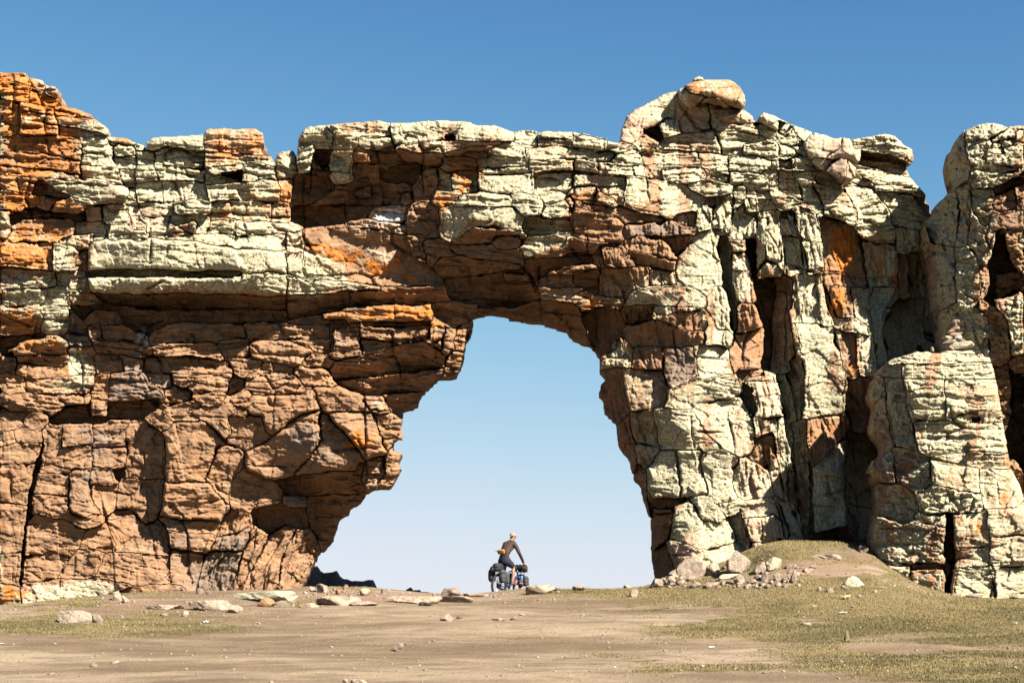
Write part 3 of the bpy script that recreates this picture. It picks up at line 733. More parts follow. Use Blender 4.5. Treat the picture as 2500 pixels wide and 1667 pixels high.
L p.2:590,290 740,200 740,450 600,450
L p.25 x-10:600,900 680,960 720,1100 740,1270 620,1260 540,1000
LG p-.3 x-62:610,600 680,560 740,650 740,800 770,1000 790,1250 740,1260 710,1050 680,900 670,760
LP p.25:740,650 880,650 900,780 740,780
LP p.3:740,785 900,785 930,1010 860,1020 770,1000
B p.15 y8:780,1070 920,1080 990,1230 900,1260 800,1290
B p.05 sm:790,1290 990,1245 970,1480 960,1568 760,1560
OP p.35 y10:745,545 850,540 850,620 760,620
D p-1.1:850,540 940,530 930,700 960,870 1090,880 1100,1000 1050,1568 990,1568 1000,1240 940,1080 930,900 880,700
LB p-.3 x-58:1100,860 1170,900 1190,1200 1210,1568 1050,1568 1060,1100
LB p.4 y20:1010,720 1110,740 1115,830 1000,830 950,860 940,800
L p.3 x-8:940,370 1020,370 1010,620 1000,720 940,800 930,600
LO p.35 x8:1020,370 1090,350 1130,520 1130,700 1110,735 1010,715 1010,620
L p.2:1130,380 1190,380 1250,500 1140,510
L p.3:1185,350 1230,340 1270,520 1220,510
L p.4:1240,340 1330,320 1420,360 1470,560 1340,560 1290,520
L p.35:1300,560 1470,560 1480,760 1350,790 1320,640
L p.15 x-8:1140,520 1290,520 1310,760 1200,790 1160,640
#M
B p-.1:800,80 980,70 1000,110 820,160
LP p.35:830,160 1060,160 1110,210 1140,440 1000,460 900,440 870,260
L p-.2 x-58:820,170 900,220 940,390 900,450 830,300
B p-.1 x10:930,620 1080,590 1100,800 1000,850 940,780
L p.1 x-30:1090,460 1180,440 1230,850 1180,860 1120,700
BO p-.1:1180,870 1240,880 1250,1080 1280,1200 1190,1100
LP p.15:1040,690 1110,780 1130,960 1160,1100 1080,1060 1040,860
L p-.3 x-62:1130,160 1210,200 1250,480 1340,720 1400,1100 1390,1400 1340,1450 1300,1200 1240,880 1180,600 1140,400
LD p-.3 x-50:1210,0 1310,0 1330,400 1270,500 1240,300
LP p.15:1100,1100 1200,1140 1340,1440 1220,1430 1160,1290
#H
BO p.1:230,0 340,0 370,150 280,150
L p.25:370,150 440,200 430,250 270,200
L p.35 sm:75,170 190,180 260,210 330,450 320,600 240,610 120,630 130,420 100,260
BP p.15:265,215 370,220 380,440 330,440 300,330
LP p.3:370,225 460,240 475,400 440,480 380,400
L p.2:450,0 570,0 500,150 520,330 480,380 455,230 440,100
L p-1.1:560,70 700,60 690,280 640,310 530,330 500,200
BP p.15:330,450 450,430 470,560 450,690 370,700 340,600
OB p.2:140,640 320,610 340,640 300,740 170,860 140,760
L p.35 sm:170,865 300,740 330,740 310,850 320,1000 330,1140 180,1180 160,1000
L p-1.3:340,700 450,700 480,900 450,1060 330,1040 320,1000
L p-1.4:330,1040 450,1060 480,1300 330,1260
LD p-.2 x-45:60,650 135,640 150,900 155,1200 130,1230 90,1000
D p-.6 y40:180,1185 330,1150 440,1260 300,1290 150,1250
'''
ARCH_OUT = '''A:0,70 165,75 175,100 275,125 285,150 345,155 378,185 375,290 470,298 585,340 590,362 640,390 692,440 692,470 680,480 790,485 865,520 925,540 938,560 933,515 980,485 1290,468 1303,473 1310,440 1340,430 1625,428 1680,460 1687,520 1665,555 1675,596 1740,610 1747,650 1770,595 1800,575 1865,568 1893,605
B:66,340 72,250 85,215 110,170 150,155 400,130 600,118 640,128 780,130 900,118 1100,118 1175,130 1185,142 1330,150 1440,188 1500,180 1580,180 1612,198 1650,183 1850,190 2050,235
C:215,505 290,518 296,470 330,365 385,310 510,250 560,215 640,190 690,195 760,230 860,262 960,285 1040,302 1085,308 1145,350 1152,380 1182,388 1182,355 1210,328 1260,340 1390,398 1400,432 1520,452
D:0,105 80,140 90,170 210,188 225,250 330,300 430,290 475,232 540,225 600,215 680,203 750,215 800,270 855,300 868,370 850,400 815,402 840,480 905,545 945,590 940,640 965,655 970,710 1060,760 1130,900
Z:2360,800 2360,1520 1602,1520 1602,1460
G:395,1440 390,1390 372,1260 375,1200 370,1110 345,1040 325,960 290,920 270,830 215,760 205,660 150,600 140,540 118,520 130,470 160,440 125,400 125,360 110,310 70,275 30,265 0,245
B:1820,1500 1780,1450 1640,1400 1500,1375 1388,1362 1385,1345 1320,1333 1200,1360 1175,1390 1197,1400 1180,1480 1150,1520
F:1274,190 1250,250 1245,330 1235,370 1205,425 1160,435 1115,435 1040,510 1020,572 945,592 945,640 935,660 950,720 945,730 915,730 903,755 905,780 950,800 925,840 940,870 910,930 885,972 805,975 770,1000 750,1030 700,1060 690,1090 640,1115 630,1160 600,1230 570,1272 545,1275 530,1300 500,1380 460,1450
Z:725,1520 -260,1520 -260,190'''
TOWER = '''
#N
L p.1 x-48:340,250 370,200 430,140 440,300 470,430 440,540 365,600 335,420
L p.35 x-22:430,150 640,70 780,110 700,170 640,200 600,290 530,350 540,400 480,400 440,300
L p.3:700,170 820,105 920,90 920,140 840,180 780,200 640,220 640,200
OP p.35 w2:840,150 870,120 920,130 920,185 880,190 845,180
P p.2:720,230 790,200 830,215 760,270 730,265
L p.3:650,260 720,240 740,320 660,330
L p.3:750,280 920,250 920,335 780,330
L p.25 y4:600,360 680,335 920,335 920,420 700,420 600,400
L p.35 y8:470,480 560,400 640,380 720,440 860,450 860,490 700,500 520,520
L p.3 y10:480,520 700,505 920,450 920,490 860,500 680,600 500,600
D p-.3 y15:680,600 920,520 920,580 700,640
LG p.2 x-10 sg:490,610 660,620 660,800 600,930 540,920 470,750
B p.05:700,700 820,640 870,680 860,780 700,800 660,740
BG p.15:860,600 920,590 920,790 870,790
BG p.2 sm:660,810 920,795 920,960 780,960 730,940 660,960 640,880
L p-.1 x-44 sg:100,900 200,760 290,690 360,640 380,900 350,1100 150,1060
L p.0 x-36 sg:360,640 470,560 470,760 460,1080 350,1100 380,900
L p-.2 x-50 sg:90,930 150,1060 350,1100 350,1568 190,1568 160,1300
L p.05 x-28 sg:350,1100 460,1090 550,1240 560,1568 350,1568
LG p.2 x-18 sg:470,770 560,920 640,970 680,1050 620,1200 600,1240 550,1235 460,1080
BG p.1:560,1250 610,1240 640,1400 620,1500 560,1530
D p-1.1:690,1020 750,960 790,1180 870,1290 700,1320 660,1420 870,1480 720,1550 640,1568 610,1540 640,1400 610,1240 660,1180
B p-.3 y10:680,1330 870,1300 920,1340 920,1430 700,1530 680,1440
B p.2 x-8:750,960 920,960 920,1300 860,1290 800,1200
LP p.35:840,1540 900,1480 920,1470 920,1568 840,1568
#H
L p.2 sg x-12:790,140 860,60 900,80 1000,150 1010,330 900,330 850,270 800,200
BO p.2:960,60 1020,80 1100,160 1110,330 1060,370 1010,330 1000,150
L p.35 sg:1030,60 1176,30 1176,320 1115,330 1100,160
D p-.9:1100,400 1130,420 1120,650 1110,800 1160,870 1176,880 1176,420
B p.0:1040,400 1095,380 1110,600 1070,680 1050,500
B p.2:1120,820 1176,880 1176,1080 1140,960
B p.0:1110,330 1240,320 1240,420 1130,420
'''
TOWER_OUT = '''N:365,600 345,520 340,430 330,330 345,240 370,185 420,135 560,78 640,66 700,72 780,105 820,95 920,88
Z:2560,300 2700,330 2740,420 2740,1520 2300,1520 2300,1000 2303,860 2300,775
N:200,1568 168,1350 110,1100 88,930 100,880 150,850 190,750 290,660 365,606'''
PILLAR = '''
#H
L p.35 sh:530,350 640,320 760,315 900,322 1010,340 1010,360 850,365 700,370 600,360 540,370
L p.1 x-20 sg:480,400 530,380 600,370 590,440 510,430
L p.3 sh:600,380 700,375 850,370 1010,365 1030,390 990,440 790,440 600,435
LG p-.1 x-35 sg:447,480 480,430 510,430 530,600 560,740 510,790 480,740 450,700 470,570
LG p.1 x-15 sg:510,430 590,440 600,520 640,700 660,790 600,750 550,740 520,560
L p.35 sh:600,445 790,440 790,520 800,630 650,640 620,540
LO p.35 sh:795,445 990,440 1040,480 1060,560 1060,590 940,600 840,600 830,640 800,630
L p.35 sh:660,645 830,640 930,610 1060,600 1080,700 1100,790 900,780 720,810 670,790
D p-.2:930,622 965,622 965,640 935,645
D p-.2:1035,632 1070,622 1078,642
LO p.3 y6 sh:720,820 900,790 1100,800 1110,865 1000,860 900,850 780,830
LO p.25:720,830 900,860 960,880 960,980 880,970 740,940
LO p.3:960,880 1110,870 1150,940 1150,1060 1000,1060 970,980
LG p.0 x-24 sg:445,860 460,830 540,790 560,850 560,930 480,930
LG p.15 x-8 sg:550,780 660,790 720,820 730,940 680,1000 600,950 560,900
LG p.0 x-20 sg:480,940 600,950 680,1010 650,1100 600,1130 520,1100 480,1050
L p.3 y8 sg:650,980 740,950 880,980 960,990 960,1080 810,1080 720,1090 680,1060
LG p.25 y8 x-8 sg:455,1180 500,1120 600,1140 700,1130 800,1150 790,1280 740,1320 600,1300 500,1290 460,1240
L p.15 sg:640,1090 810,1085 800,1150 700,1130
D p-.8:805,1085 830,1090 840,1250 860,1300 830,1340 820,1500 795,1500 800,1340 795,1200
LO p.3:830,1085 990,1080 1000,1240 860,1260 840,1200
L p.25:850,1265 1000,1240 1005,1330 850,1340
L p.3:840,1350 1005,1340 1030,1400 1040,1520 815,1520
LO p.3:1000,1070 1180,1050 1180,1180 1050,1190 1010,1190
LO p.3:1010,1200 1180,1195 1180,1330 1015,1330
L p.3:1015,1335 1180,1340 1180,1520 1045,1520
L p.1 x-10 sg:500,1330 620,1340 640,1500 560,1440
LO p.25:640,1360 780,1350 800,1400 795,1520 650,1500
O p.1:740,1310 790,1270 805,1310 790,1330
D p-.25:650,1335 790,1325 785,1350 640,1350
'''
PILLAR_OUT = '''H:447,480 480,400 530,352 560,340 640,320 660,310 760,314 900,320 1010,338 1030,390 1050,480 1070,600 1082,700 1103,800 1112,870 1152,940 1180,1020 1240,1100 1260,1300 1290,1600 480,1600 500,1340 458,1270 453,1180 470,1100 480,1000 470,930 443,860 460,830 508,790 480,740 448,700 453,640 470,570 448,540'''

CAP_BOULDER = """
#C
OL p.35 sm:760,130 820,118 960,113 1050,150 1095,225 1098,280 1060,305 1000,290 920,235 860,230 740,200 700,160
L p.25 sm:670,190 700,160 740,200 860,230 760,290 740,305 690,260 672,225
BO p.25 y30:860,232 920,235 1000,290 1060,305 1010,312 900,285 800,290 790,270
"""
CAP_OUT = 'C:664,195 672,180 720,152 762,128 835,117 960,113 1020,130 1058,158 1092,222 1100,262 1098,288 1080,306 1030,296 960,290 900,282 830,256 740,308 700,270 676,240'
PERCH = """
#C
LG p.1 sm:762,128 775,108 800,97 828,106 834,120
"""
PERCH_OUT = 'C:758,130 772,110 800,97 826,104 838,121 800,130'
PALE_BOULDER = """
#D
LP p.3 sm:165,260 230,192 350,225 400,228 400,290 300,360 220,350
LP p.3 sm:400,228 450,230 480,300 525,305 522,370 505,385 420,360 350,370 300,360 400,290
LP p.2 sm:220,350 300,360 350,370 300,420 270,405
"""
PALE_OUT = 'D:160,262 190,220 230,190 290,205 350,224 450,228 475,262 482,296 527,303 528,345 520,378 500,392 450,372 400,362 350,372 300,440 265,430 215,385 195,350 170,300'
GREY_BOULDER = """
#D
PG p.3 sm:300,440 400,360 440,365 435,430 420,490 370,480
P p.3 sm:440,365 495,420 488,490 450,500 420,490 435,430
"""
GREY_OUT = 'D:298,438 340,395 400,358 442,364 475,395 497,420 490,480 448,506 400,500 360,478'
WEDGE = """
#H
OP p.1 sm:780,1310 800,1272 812,1330 828,1345 820,1390 795,1395
"""
WEDGE_OUT = 'H:783,1305 800,1278 815,1325 830,1340 826,1372 815,1398 797,1392 790,1345'
# ------------------------------------------------------------------ rock builder
COVER = {'L': (.80, 0, 0, .35), 'LO': (.58, .52, 0, .5), 'OL': (.45, .58, 0, .4), 'O': (.26, .70, .12, .2), 'OB': (.06, .52, .15, .1),
         'OP': (.32, .50, .1, .8), 'B': (.0, .12, .12, .18), 'BO': (.1, .42, .1, .1), 'BL': (.40, .08, .1, .2), 'P': (.24, .08, .1, 1.0),
         'LP': (.66, .12, .08, .9), 'LG': (.62, 0, .55, .4), 'LB': (.52, .05, .2, .2), 'G': (.04, .02, .85, .3), 'D': (0, .06, .12, .05),
         'LD': (.5, 0, .3, .2), 'OG': (.16, .60, .55, .1), 'PG': (.3, .1, .6, .9), 'BG': (.02, .08, .5, .2), 'BP': (.08, .15, .2, .55),
         'W': (0, 0, .1, 1.75)}
STYLE = {  # cell u, cell v, lean deg, step, twist, joint
    'h': (185, 31, 2.5, .17, .26, .10), 'v': (34, 150, -9, .19, .24, .10), 'd': (30, 130, 27, .22, .4, .14),
    'm': (130, 84, 6, .08, .14, .06), 'g': (34, 26, 0, .13, .5, .06)}

def parse(txt):
    out = []; sh = None
    for ln in txt.strip().splitlines():
        ln = ln.strip()
        if not ln: continue
        if ln[0] == '#': sh = SHEETS[ln[1]]; continue
        head, pts = ln.split(':')
        t = head.split(); o = {'c': t[0], 'p': 0., 'y': 0., 'x': 0., 's': None, 'w': 1.}
        for q in t[1:]:
            o[q[0]] = q[1:] if q[0] == 's' else float(q[1:])
        o['pts'] = [(sh[0] + float(a) / sh[2], sh[1] + float(b) / sh[2]) for a, b in (p.split(',') for p in pts.split())]
        out.append(o)
    return out

def outline(txt):
    r = []
    for ln in txt.split('\n'):
        k, pts = ln.split(':'); sh = SHEETS[k]
        r += [(sh[0] + float(a) / sh[2], sh[1] + float(b) / sh[2]) for a, b in (p.split(',') for p in pts.split())]
    return r

def to_world(U, V, Y):
    return (U - 1250.0) / F * Y, Y, EYE + (VH - V) / F * Y

def build_rock(name, label, cat, spec, out, Y0, macro, Rsil, thick, default='h', step=2.0, seed=1, patches=(), part='rock_block', amp=1.0,
               core=True, extra=None, minpart=True):
    rng = np.random.RandomState(seed)
    specs = parse(spec); ol = outline(out)
    if extra: specs = extra + specs
    us = [p[0] for p in ol]; vs_ = [p[1] for p in ol]
    u0, u1, v0, v1 = min(us) - 4 * step, max(us) + 4 * step, min(vs_) - 4 * step, max(vs_) + 4 * step
    nu = int((u1 - u0) / step) + 1; nv = int((v1 - v0) / step) + 1
    V, U = np.mgrid[0:nv, 0:nu].astype(np.float32)
    U = U * step + u0; V = V * step + v0
    ppm = F / Y0
    # mask
    wu = U + 2.2 * fbm(U / 13, V / 13, seed + 1, 3); wv = V + 2.2 * fbm(U / 13, V / 13, seed + 2, 3)
    mask = inpoly(wu, wv, ol)
    # labels
    wu = U + 8 * fbm(U / 34, V / 26, seed + 3, 5, .7); wv = V + 6.5 * fbm(U / 34, V / 26, seed + 4, 5, .7)
    lab = np.full(U.shape, -1, np.int32)
    for k, s in enumerate(specs):
        a = [p[0] for p in s['pts']]; b = [p[1] for p in s['pts']]
        i0 = max(0, int((min(a) - 9 - u0) / step)); i1 = min(nu, int((max(a) + 9 - u0) / step) + 1)
        j0 = max(0, int((min(b) - 9 - v0) / step)); j1 = min(nv, int((max(b) + 9 - v0) / step) + 1)
        if i1 <= i0 + 1 or j1 <= j0 + 1: continue
        m = inpoly(wu[j0:j1, i0:i1], wv[j0:j1, i0:i1], s['pts'])
        lab[j0:j1, i0:i1][m] = k
    idx = np.arange(U.size, dtype=np.int32).reshape(U.shape)
    near, _ = jfa(np.where(lab >= 0, idx, -1), (64, 32, 16, 8, 4, 2, 1))
    lab = np.where(near >= 0, lab.ravel()[np.maximum(near, 0)], 0)
    lab = np.where(mask, lab, -1)
    # distance to the joints and to the silhouette
    bd = np.zeros(U.shape, bool)
    bd[:, :-1] |= lab[:, :-1] != lab[:, 1:]; bd[:-1] |= lab[:-1] != lab[1:]
    bd[:, 1:] |= lab[:, :-1] != lab[:, 1:]; bd[1:] |= lab[:-1] != lab[1:]
    _, e = jfa(np.where(bd, idx, -1), (16, 8, 4, 2, 1)); e = np.minimum(e, 40) * step
    edge = ~mask
    _, ds = jfa(np.where(edge, idx, -1), (128, 64, 32, 16, 8, 4, 2, 1) if nu > 300 else (32, 16, 8, 4, 2, 1)); ds = np.minimum(ds, 400) * step
    # large form
    if macro:
        num = np.zeros(U.shape, np.float32); den = np.zeros(U.shape, np.float32)
        for (a, b, r) in macro:
            w = 1.0 / (((U - a) ** 2 + (V - b) ** 2) / 1e4 + 0.25) ** 2.2
            num += w * r; den += w
        Rl = box(num / den, 8, 2)
    else: Rl = np.zeros(U.shape, np.float32)
    cov = np.zeros(U.shape + (4,), np.float32); Rb = np.zeros(U.shape, np.float32)
    P = {q: np.zeros(U.shape, np.float32) for q in ('cu', 'cv', 'ang', 'st', 'tw', 'jo', 'jw', 'rnd')}
    for k, s in enumerate(specs):
        m = lab == k
        if not m.any(): continue
        jj, ii = np.nonzero(m)
        j0, j1, i0, i1 = jj.min(), jj.max() + 1, ii.min(), ii.max() + 1
        mm = m[j0:j1, i0:i1]
        uu = U[j0:j1, i0:i1]; vv = V[j0:j1, i0:i1]
        rr = np.full(mm.shape, s['p'] * 1.7 + rng.uniform(-.14, .18), np.float32)
        ty = s['y'] + rng.uniform(-8, 7); tx = s['x'] + rng.uniform(-10, 10)
        def runs(arr, ax, lo):
            z = np.where(mm, arr, 1e9 if lo else -1e9); q = z.min(axis=ax) if lo else z.max(axis=ax)
            n = 7; qp = np.pad(q, n, mode='edge'); q = np.convolve(qp, np.ones(2 * n + 1) / (2 * n + 1), 'valid'); return q
        if ty > 0: rr -= math.tan(R(ty)) * np.clip(vv - runs(vv, 0, True)[None, :], 0, 400) / ppm
        else: rr -= math.tan(R(-ty)) * np.clip(runs(vv, 0, False)[None, :] - vv, 0, 400) / ppm
        if tx > 0: rr -= math.tan(R(tx)) * np.clip(uu - runs(uu, 1, True)[:, None], 0, 400) / ppm
        else: rr -= math.tan(R(-tx)) * np.clip(runs(uu, 1, False)[:, None] - uu, 0, 400) / ppm
        Rb[j0:j1, i0:i1] += np.where(mm, np.maximum(rr, -3.6), 0)
        c = COVER[s['c']]
        for q in range(4): cov[..., q][m] = c[q] + (rng.uniform(-.05, .05) if q < 3 else rng.uniform(-.15, .15) * (c[3] <= 1))
        st = s['s'] or default
        cu_, cv_ = (s['pts'][0][0], s['pts'][0][1])
        if s['s'] is None and default == 'h' and name == 'rock_arch':
            if 1560 < cu_ < 1790 and cv_ > 850: st = 'm'
            elif cu_ > 1440 and cv_ > 480: st = 'v'
            elif cu_ < 640 and cv_ > 1000: st = 'm'
        S = STYLE[st]
        P['cu'][m] = S[0] * rng.uniform(.8, 1.25); P['cv'][m] = S[1] * rng.uniform(.8, 1.3)
        P['ang'][m] = R(S[2] + rng.uniform(-5, 5)); P['st'][m] = S[3]; P['tw'][m] = S[4]; P['jo'][m] = S[5]
        P['jw'][m] = s['w']; P['rnd'][m] = k * 7.31
        if s['c'] == 'D': P['st'][m] *= 1.3
    # some joints are open, others have healed: there the faces flow into each other
    jg = sstep(.57, .80, .6 * vn(U / 60, V / 42, seed + 22) + .4 * vn(U / 17, V / 17, seed + 23)); jg = np.where(P['jw'] > 1.5, np.maximum(jg, .55), jg)
    mw = box(mask.astype(np.float32), 3, 2) + 1e-3
    Rsoft = box(Rb * mask, 3, 2) / mw
    sharp = np.clip(jg * 1.3 + .12, 0, 1)
    step_big = np.abs(Rb - Rsoft) > .09
    Rl = Rl + Rsoft + (Rb - Rsoft) * np.where(step_big, np.maximum(sharp, .85), sharp)
    # secondary jointing
    ca, sa = np.cos(P['ang']), np.sin(P['ang'])
    wx = U + 9 * fbm(U / 60, V / 60, seed + 5, 3); wy = V + 7 * fbm(U / 60, V / 60, seed + 6, 3)
    cu = np.maximum(P['cu'], 8); cv = np.maximum(P['cv'], 8)
    for lv, (sc, am) in enumerate(((1.0, 1.0), (0.42, 0.6), (.17, .22))):
        x = (wx * ca + wy * sa) / (cu * sc) + P['rnd']; y = (-wx * sa + wy * ca) / (cv * sc) + P['rnd'] * .7
        F1, F2, h, DX, DY = voro(x, y, seed + lv)
        Rl += am * amp * ((h[0] - .5) * P['st'] + (DX * (h[1] - .5) + DY * (h[2] - .5) * 1.3) * P['tw'] * .5)
        if lv < 2: Rl -= am * amp * np.where(P['cv'] > 46, .25, 1.) * np.where(P['cv'] < P['cu'], .10 * np.clip(np.abs(DY) * 2 - .45, 0, 1) ** 1.6, .07 * np.clip(np.abs(DX) * 2 - .45, 0, 1) ** 1.6)
        gate = sstep(.58, .86, vn(U / 38, V / 38, seed + 9 + lv))
        Rl -= am * amp * gate * P['jo'] * 1.5 * np.exp(-(F2 - F1) * np.minimum(cu, cv) * sc / 1.8)
    # weathering relief
    smooth = (1 - .5 * np.clip(cov[..., 0], 0, 1)) * np.where(P['cv'] > 46, .7, 1.0)
    Rl += amp * (.16 * fbm(U / 150, V / 110, seed + 7, 3) + smooth * .050 * fbm(U / 44, V / 30, seed + 8, 4, .6) + smooth * .018 * fbm(U / 15, V / 10, seed + 10, 3, .6))
    for (cs, tw_, an) in ((48, .20, 20), (25, .20, -31), (12, .22, 8)):
        c2, s2 = math.cos(R(an)), math.sin(R(an))
        F1, F2, h, DX, DY = voro((wx * c2 + wy * s2) / cs, (-wx * s2 + wy * c2) / cs * 1.25, seed + int(cs), .95)
        Rl += amp * smooth * (cs / ppm) * (DX * (h[0] - .5) + DY * (h[1] - .5)) * tw_ * 2 + amp * (cs / ppm) * .07 * (h[2] - .5)
    lump = 1 - np.abs(fbm(U / 15, V / 13, seed + 12, 3, .55)) * 2
    Rl += np.where(P['cu'] < 45, .022, .007) * lump * (.2 + .8 * np.clip(cov[..., 0], 0, 1)) * amp
    x = (wx * ca + wy * sa); y = (-wx * sa + wy * ca)
    ridge = 1 - 2 * np.abs(fbm(x / 120, y / 9, seed + 13, 3, .6))
    ridge_v = 1 - 2 * np.abs(fbm(x / 12, y / 110, seed + 14, 3, .6))
    isv = P['cv'] > P['cu']
    Rl += amp * np.where(isv, ridge_v * .030, ridge * .040) * sstep(.3, .7, vn(U / 90, V / 70, seed + 15))
    # joints between blocks, rounded arrises
    jn = (.55 + 1.2 * vn(U / 26, V / 26, seed + 16)) * P['jw']
    Rl -= (.004 + .28 * jg) * amp * np.exp(-(e / (1.05 * jn + .2)) ** 1.3) + (.05 * jg) * amp * np.exp(-e / 6.0)
    # long fractures that ignore the blocks: bedding and cross joints
    for (fa, fb, an, sd_) in ((210, 70, 3, 30), (95, 240, -7, 33)):
        c2, s2 = math.cos(R(an)), math.sin(R(an))
        xx = (wx * c2 + wy * s2) / fa; yy = (-wx * s2 + wy * c2) / fb
        F1, F2, h, DX, DY = voro(xx, yy, seed + sd_)
        gt = sstep(.66, .9, vn(U / 75, V / 75, seed + sd_ + 1))
        Rl += amp * .14 * (h[0] - .5) - amp * .28 * gt * np.exp(-((F2 - F1) * min(fa, fb) / (2.2 + 2 * h[1])) ** 1.2)
    t = np.clip(1 - ds / (Rsil * ppm), 0, 1)
    Rl -= Rsil * (1 - np.sqrt(np.maximum(0, 1 - t * t))) * .85
    # cover painting (growth patches)
    pu = U + 24 * fbm(U / 30, V / 30, seed + 17, 4, .6); pv = V + 24 * fbm(U / 30, V / 30, seed + 18, 4, .6)
    ji = np.clip(((pv - v0) / step).astype(int), 0, nv - 1); ii_ = np.clip(((pu - u0) / step).astype(int), 0, nu - 1)
    cb = [box(cov[..., q], 6, 2) for q in range(4)]
    wgt = box(mask.astype(np.float32), 6, 2) + 1e-3
    cov = np.stack([(c / wgt)[ji, ii_] for c in cb], -1)
    pal = cov[..., 0] > .5
    right = sstep(1350, 1600, U)                      # rain-washed streaks on the columns, softer mottling on the beds
    n1 = fbm(U / 70, V / 90, seed + 19, 5, .6) * (1 - right) + fbm(U / 34, V / 150, seed + 24, 5, .6) * right
    cov[..., 0] -= np.where(pal, np.clip(n1 - .08, 0, 1) * (.85 + .75 * right), 0)
    cov[..., 3] += np.where(pal, np.clip(n1 - .05, 0, 1) * .8, 0) * (cov[..., 3] < 1)
    n2 = fbm(U / 38, V / 60, seed + 20, 4, .55)
    cov[..., 1] += np.clip(n2 - .24, 0, 1) * np.where(pal, 1.2, .4)
    for (ch, a, b, ra, rb, stg) in patches:
        d = np.sqrt(((pu - a) / ra) ** 2 + ((pv - b) / rb) ** 2)
        cov[..., ch] += stg * sstep(1.25, .65, d)
    # ring relief
    pad = np.pad(Rl, 1, mode='edge'); mn = Rl.copy()
    for _ in range(2):
        for dy in (0, 1, 2):
            for dx in (0, 1, 2): mn = np.minimum(mn, pad[dy:dy + nv, dx:dx + nu])
        pad = np.pad(mn, 1, mode='edge')
        if _ == 0: mn1 = mn.copy()
    ringR = np.where(ds < 3 * step, mn - .3 * min(1, Rsil * 2.5), mn1 - .004 - .26 * jg)
    root = empty(name, (0, 0, 0))
    X0, _, Z0 = to_world(sum(us) / len(us), max(vs_), Y0)
    root.location = (X0, Y0, Z0)
    off = np.array([X0, Y0, Z0], np.float32)
    tag(root, label, cat)
    npart = 0
    area = np.bincount(lab[lab >= 0], minlength=len(specs)).astype(float)
    for k, s in enumerate(specs):            # blocks outside the photograph count as small
        if s['pts'][0][0] < -5 or s['pts'][0][0] > 2505: area[k] *= .01
    keep = set(np.argsort(-area)[:296]); rest = []
    for k, s in enumerate(specs):
        m = lab == k
        if not m.any(): continue
        jj, ii = np.nonzero(m)
        if len(jj) < 12: continue
        j0, j1, i0, i1 = max(0, jj.min() - 2), min(nv, jj.max() + 3), max(0, ii.min() - 2), min(nu, ii.max() + 3)
        mm = m[j0:j1, i0:i1]
        p = np.pad(mm, 1); S = np.zeros_like(mm)
        for dy in (0, 1, 2):
            for dx in (0, 1, 2): S |= p[dy:dy + mm.shape[0], dx:dx + mm.shape[1]]
        ring = S & ~mm
        uu = U[j0:j1, i0:i1].copy(); vv = V[j0:j1, i0:i1].copy()
        p = np.pad(~mm, 1, constant_values=True); rim = np.zeros_like(mm)
        for dy in (0, 1, 2):
            for dx in (0, 1, 2): rim |= p[dy:dy + mm.shape[0], dx:dx + mm.shape[1]]
        rim &= S
        Sf = S.astype(np.float32)
        for _ in range(3):
            def b3(a):
                q = np.pad(a * Sf, 1); r = np.zeros_like(a)
                for dy in (0, 1, 2):
                    for dx in (0, 1, 2): r += q[dy:dy + a.shape[0], dx:dx + a.shape[1]]
                return r
            w = b3(np.ones_like(uu)); bu = b3(uu) / np.maximum(w, 1); bv = b3(vv) / np.maximum(w, 1)
            uu = np.where(rim, bu, uu); vv = np.where(rim, bv, vv)
        rr = np.where(mm, Rl[j0:j1, i0:i1], ringR[j0:j1, i0:i1])
        Y = Y0 - rr
        X, _, Z = to_world(uu, vv, Y)
        vid = np.full(S.shape, -1, np.int32); n = int(S.sum()); vid[S] = np.arange(n)
        a, b, c, d = vid[:-1, :-1], vid[:-1, 1:], vid[1:, 1:], vid[1:, :-1]
        own = mm[:-1, :-1] | mm[:-1, 1:] | mm[1:, 1:] | mm[1:, :-1]
        ok = (a >= 0) & (b >= 0) & (c >= 0) & (d >= 0) & own
        quads = np.stack([a[ok], d[ok], c[ok], b[ok]], -1)
        VV = np.stack([X[S], Y[S], Z[S]], -1)
        # skirt: sides run back into the rock mass
        ev = np.concatenate([quads[:, [0, 1]], quads[:, [1, 2]], quads[:, [2, 3]], quads[:, [3, 0]]])
        key = np.minimum(ev[:, 0], ev[:, 1]).astype(np.int64) * n + np.maximum(ev[:, 0], ev[:, 1])
        uq, inv, cnt = np.unique(key, return_inverse=True, return_counts=True)
        be = ev[cnt[inv.ravel()] == 1]
        bvs = np.unique(be)
        mp = np.full(n, -1, np.int64); mp[bvs] = np.arange(len(bvs)) + n
        back = VV[bvs] * 1.0; cen = VV.mean(0)
        back[:, 1] += .45 * min(1, Rsil * 2.5)
        back[:, 0] += (cen[0] - back[:, 0]) * .06; back[:, 2] += (cen[2] - back[:, 2]) * .06
        sk = np.stack([be[:, 1], be[:, 0], mp[be[:, 0]], mp[be[:, 1]]], -1)
        VV = np.concatenate([VV, back]) - off
        quads = np.concatenate([quads, sk])
        at = cov[j0:j1, i0:i1][S]; at = np.concatenate([at, at[bvs]])
        if k not in keep: rest.append((VV, quads, at)); continue
        mesh_np(part, VV, quads, M_ROCK, root, at)
        npart += 1
    if rest:
        o = 0; q = []
        for VV, f, at in rest: q.append(f + o); o += len(VV)
        ob = mesh_np('small_rock_blocks', np.concatenate([r[0] for r in rest]), np.concatenate(q), M_ROCK, root, np.concatenate([r[2] for r in rest]))
        tag(ob, kind='stuff')
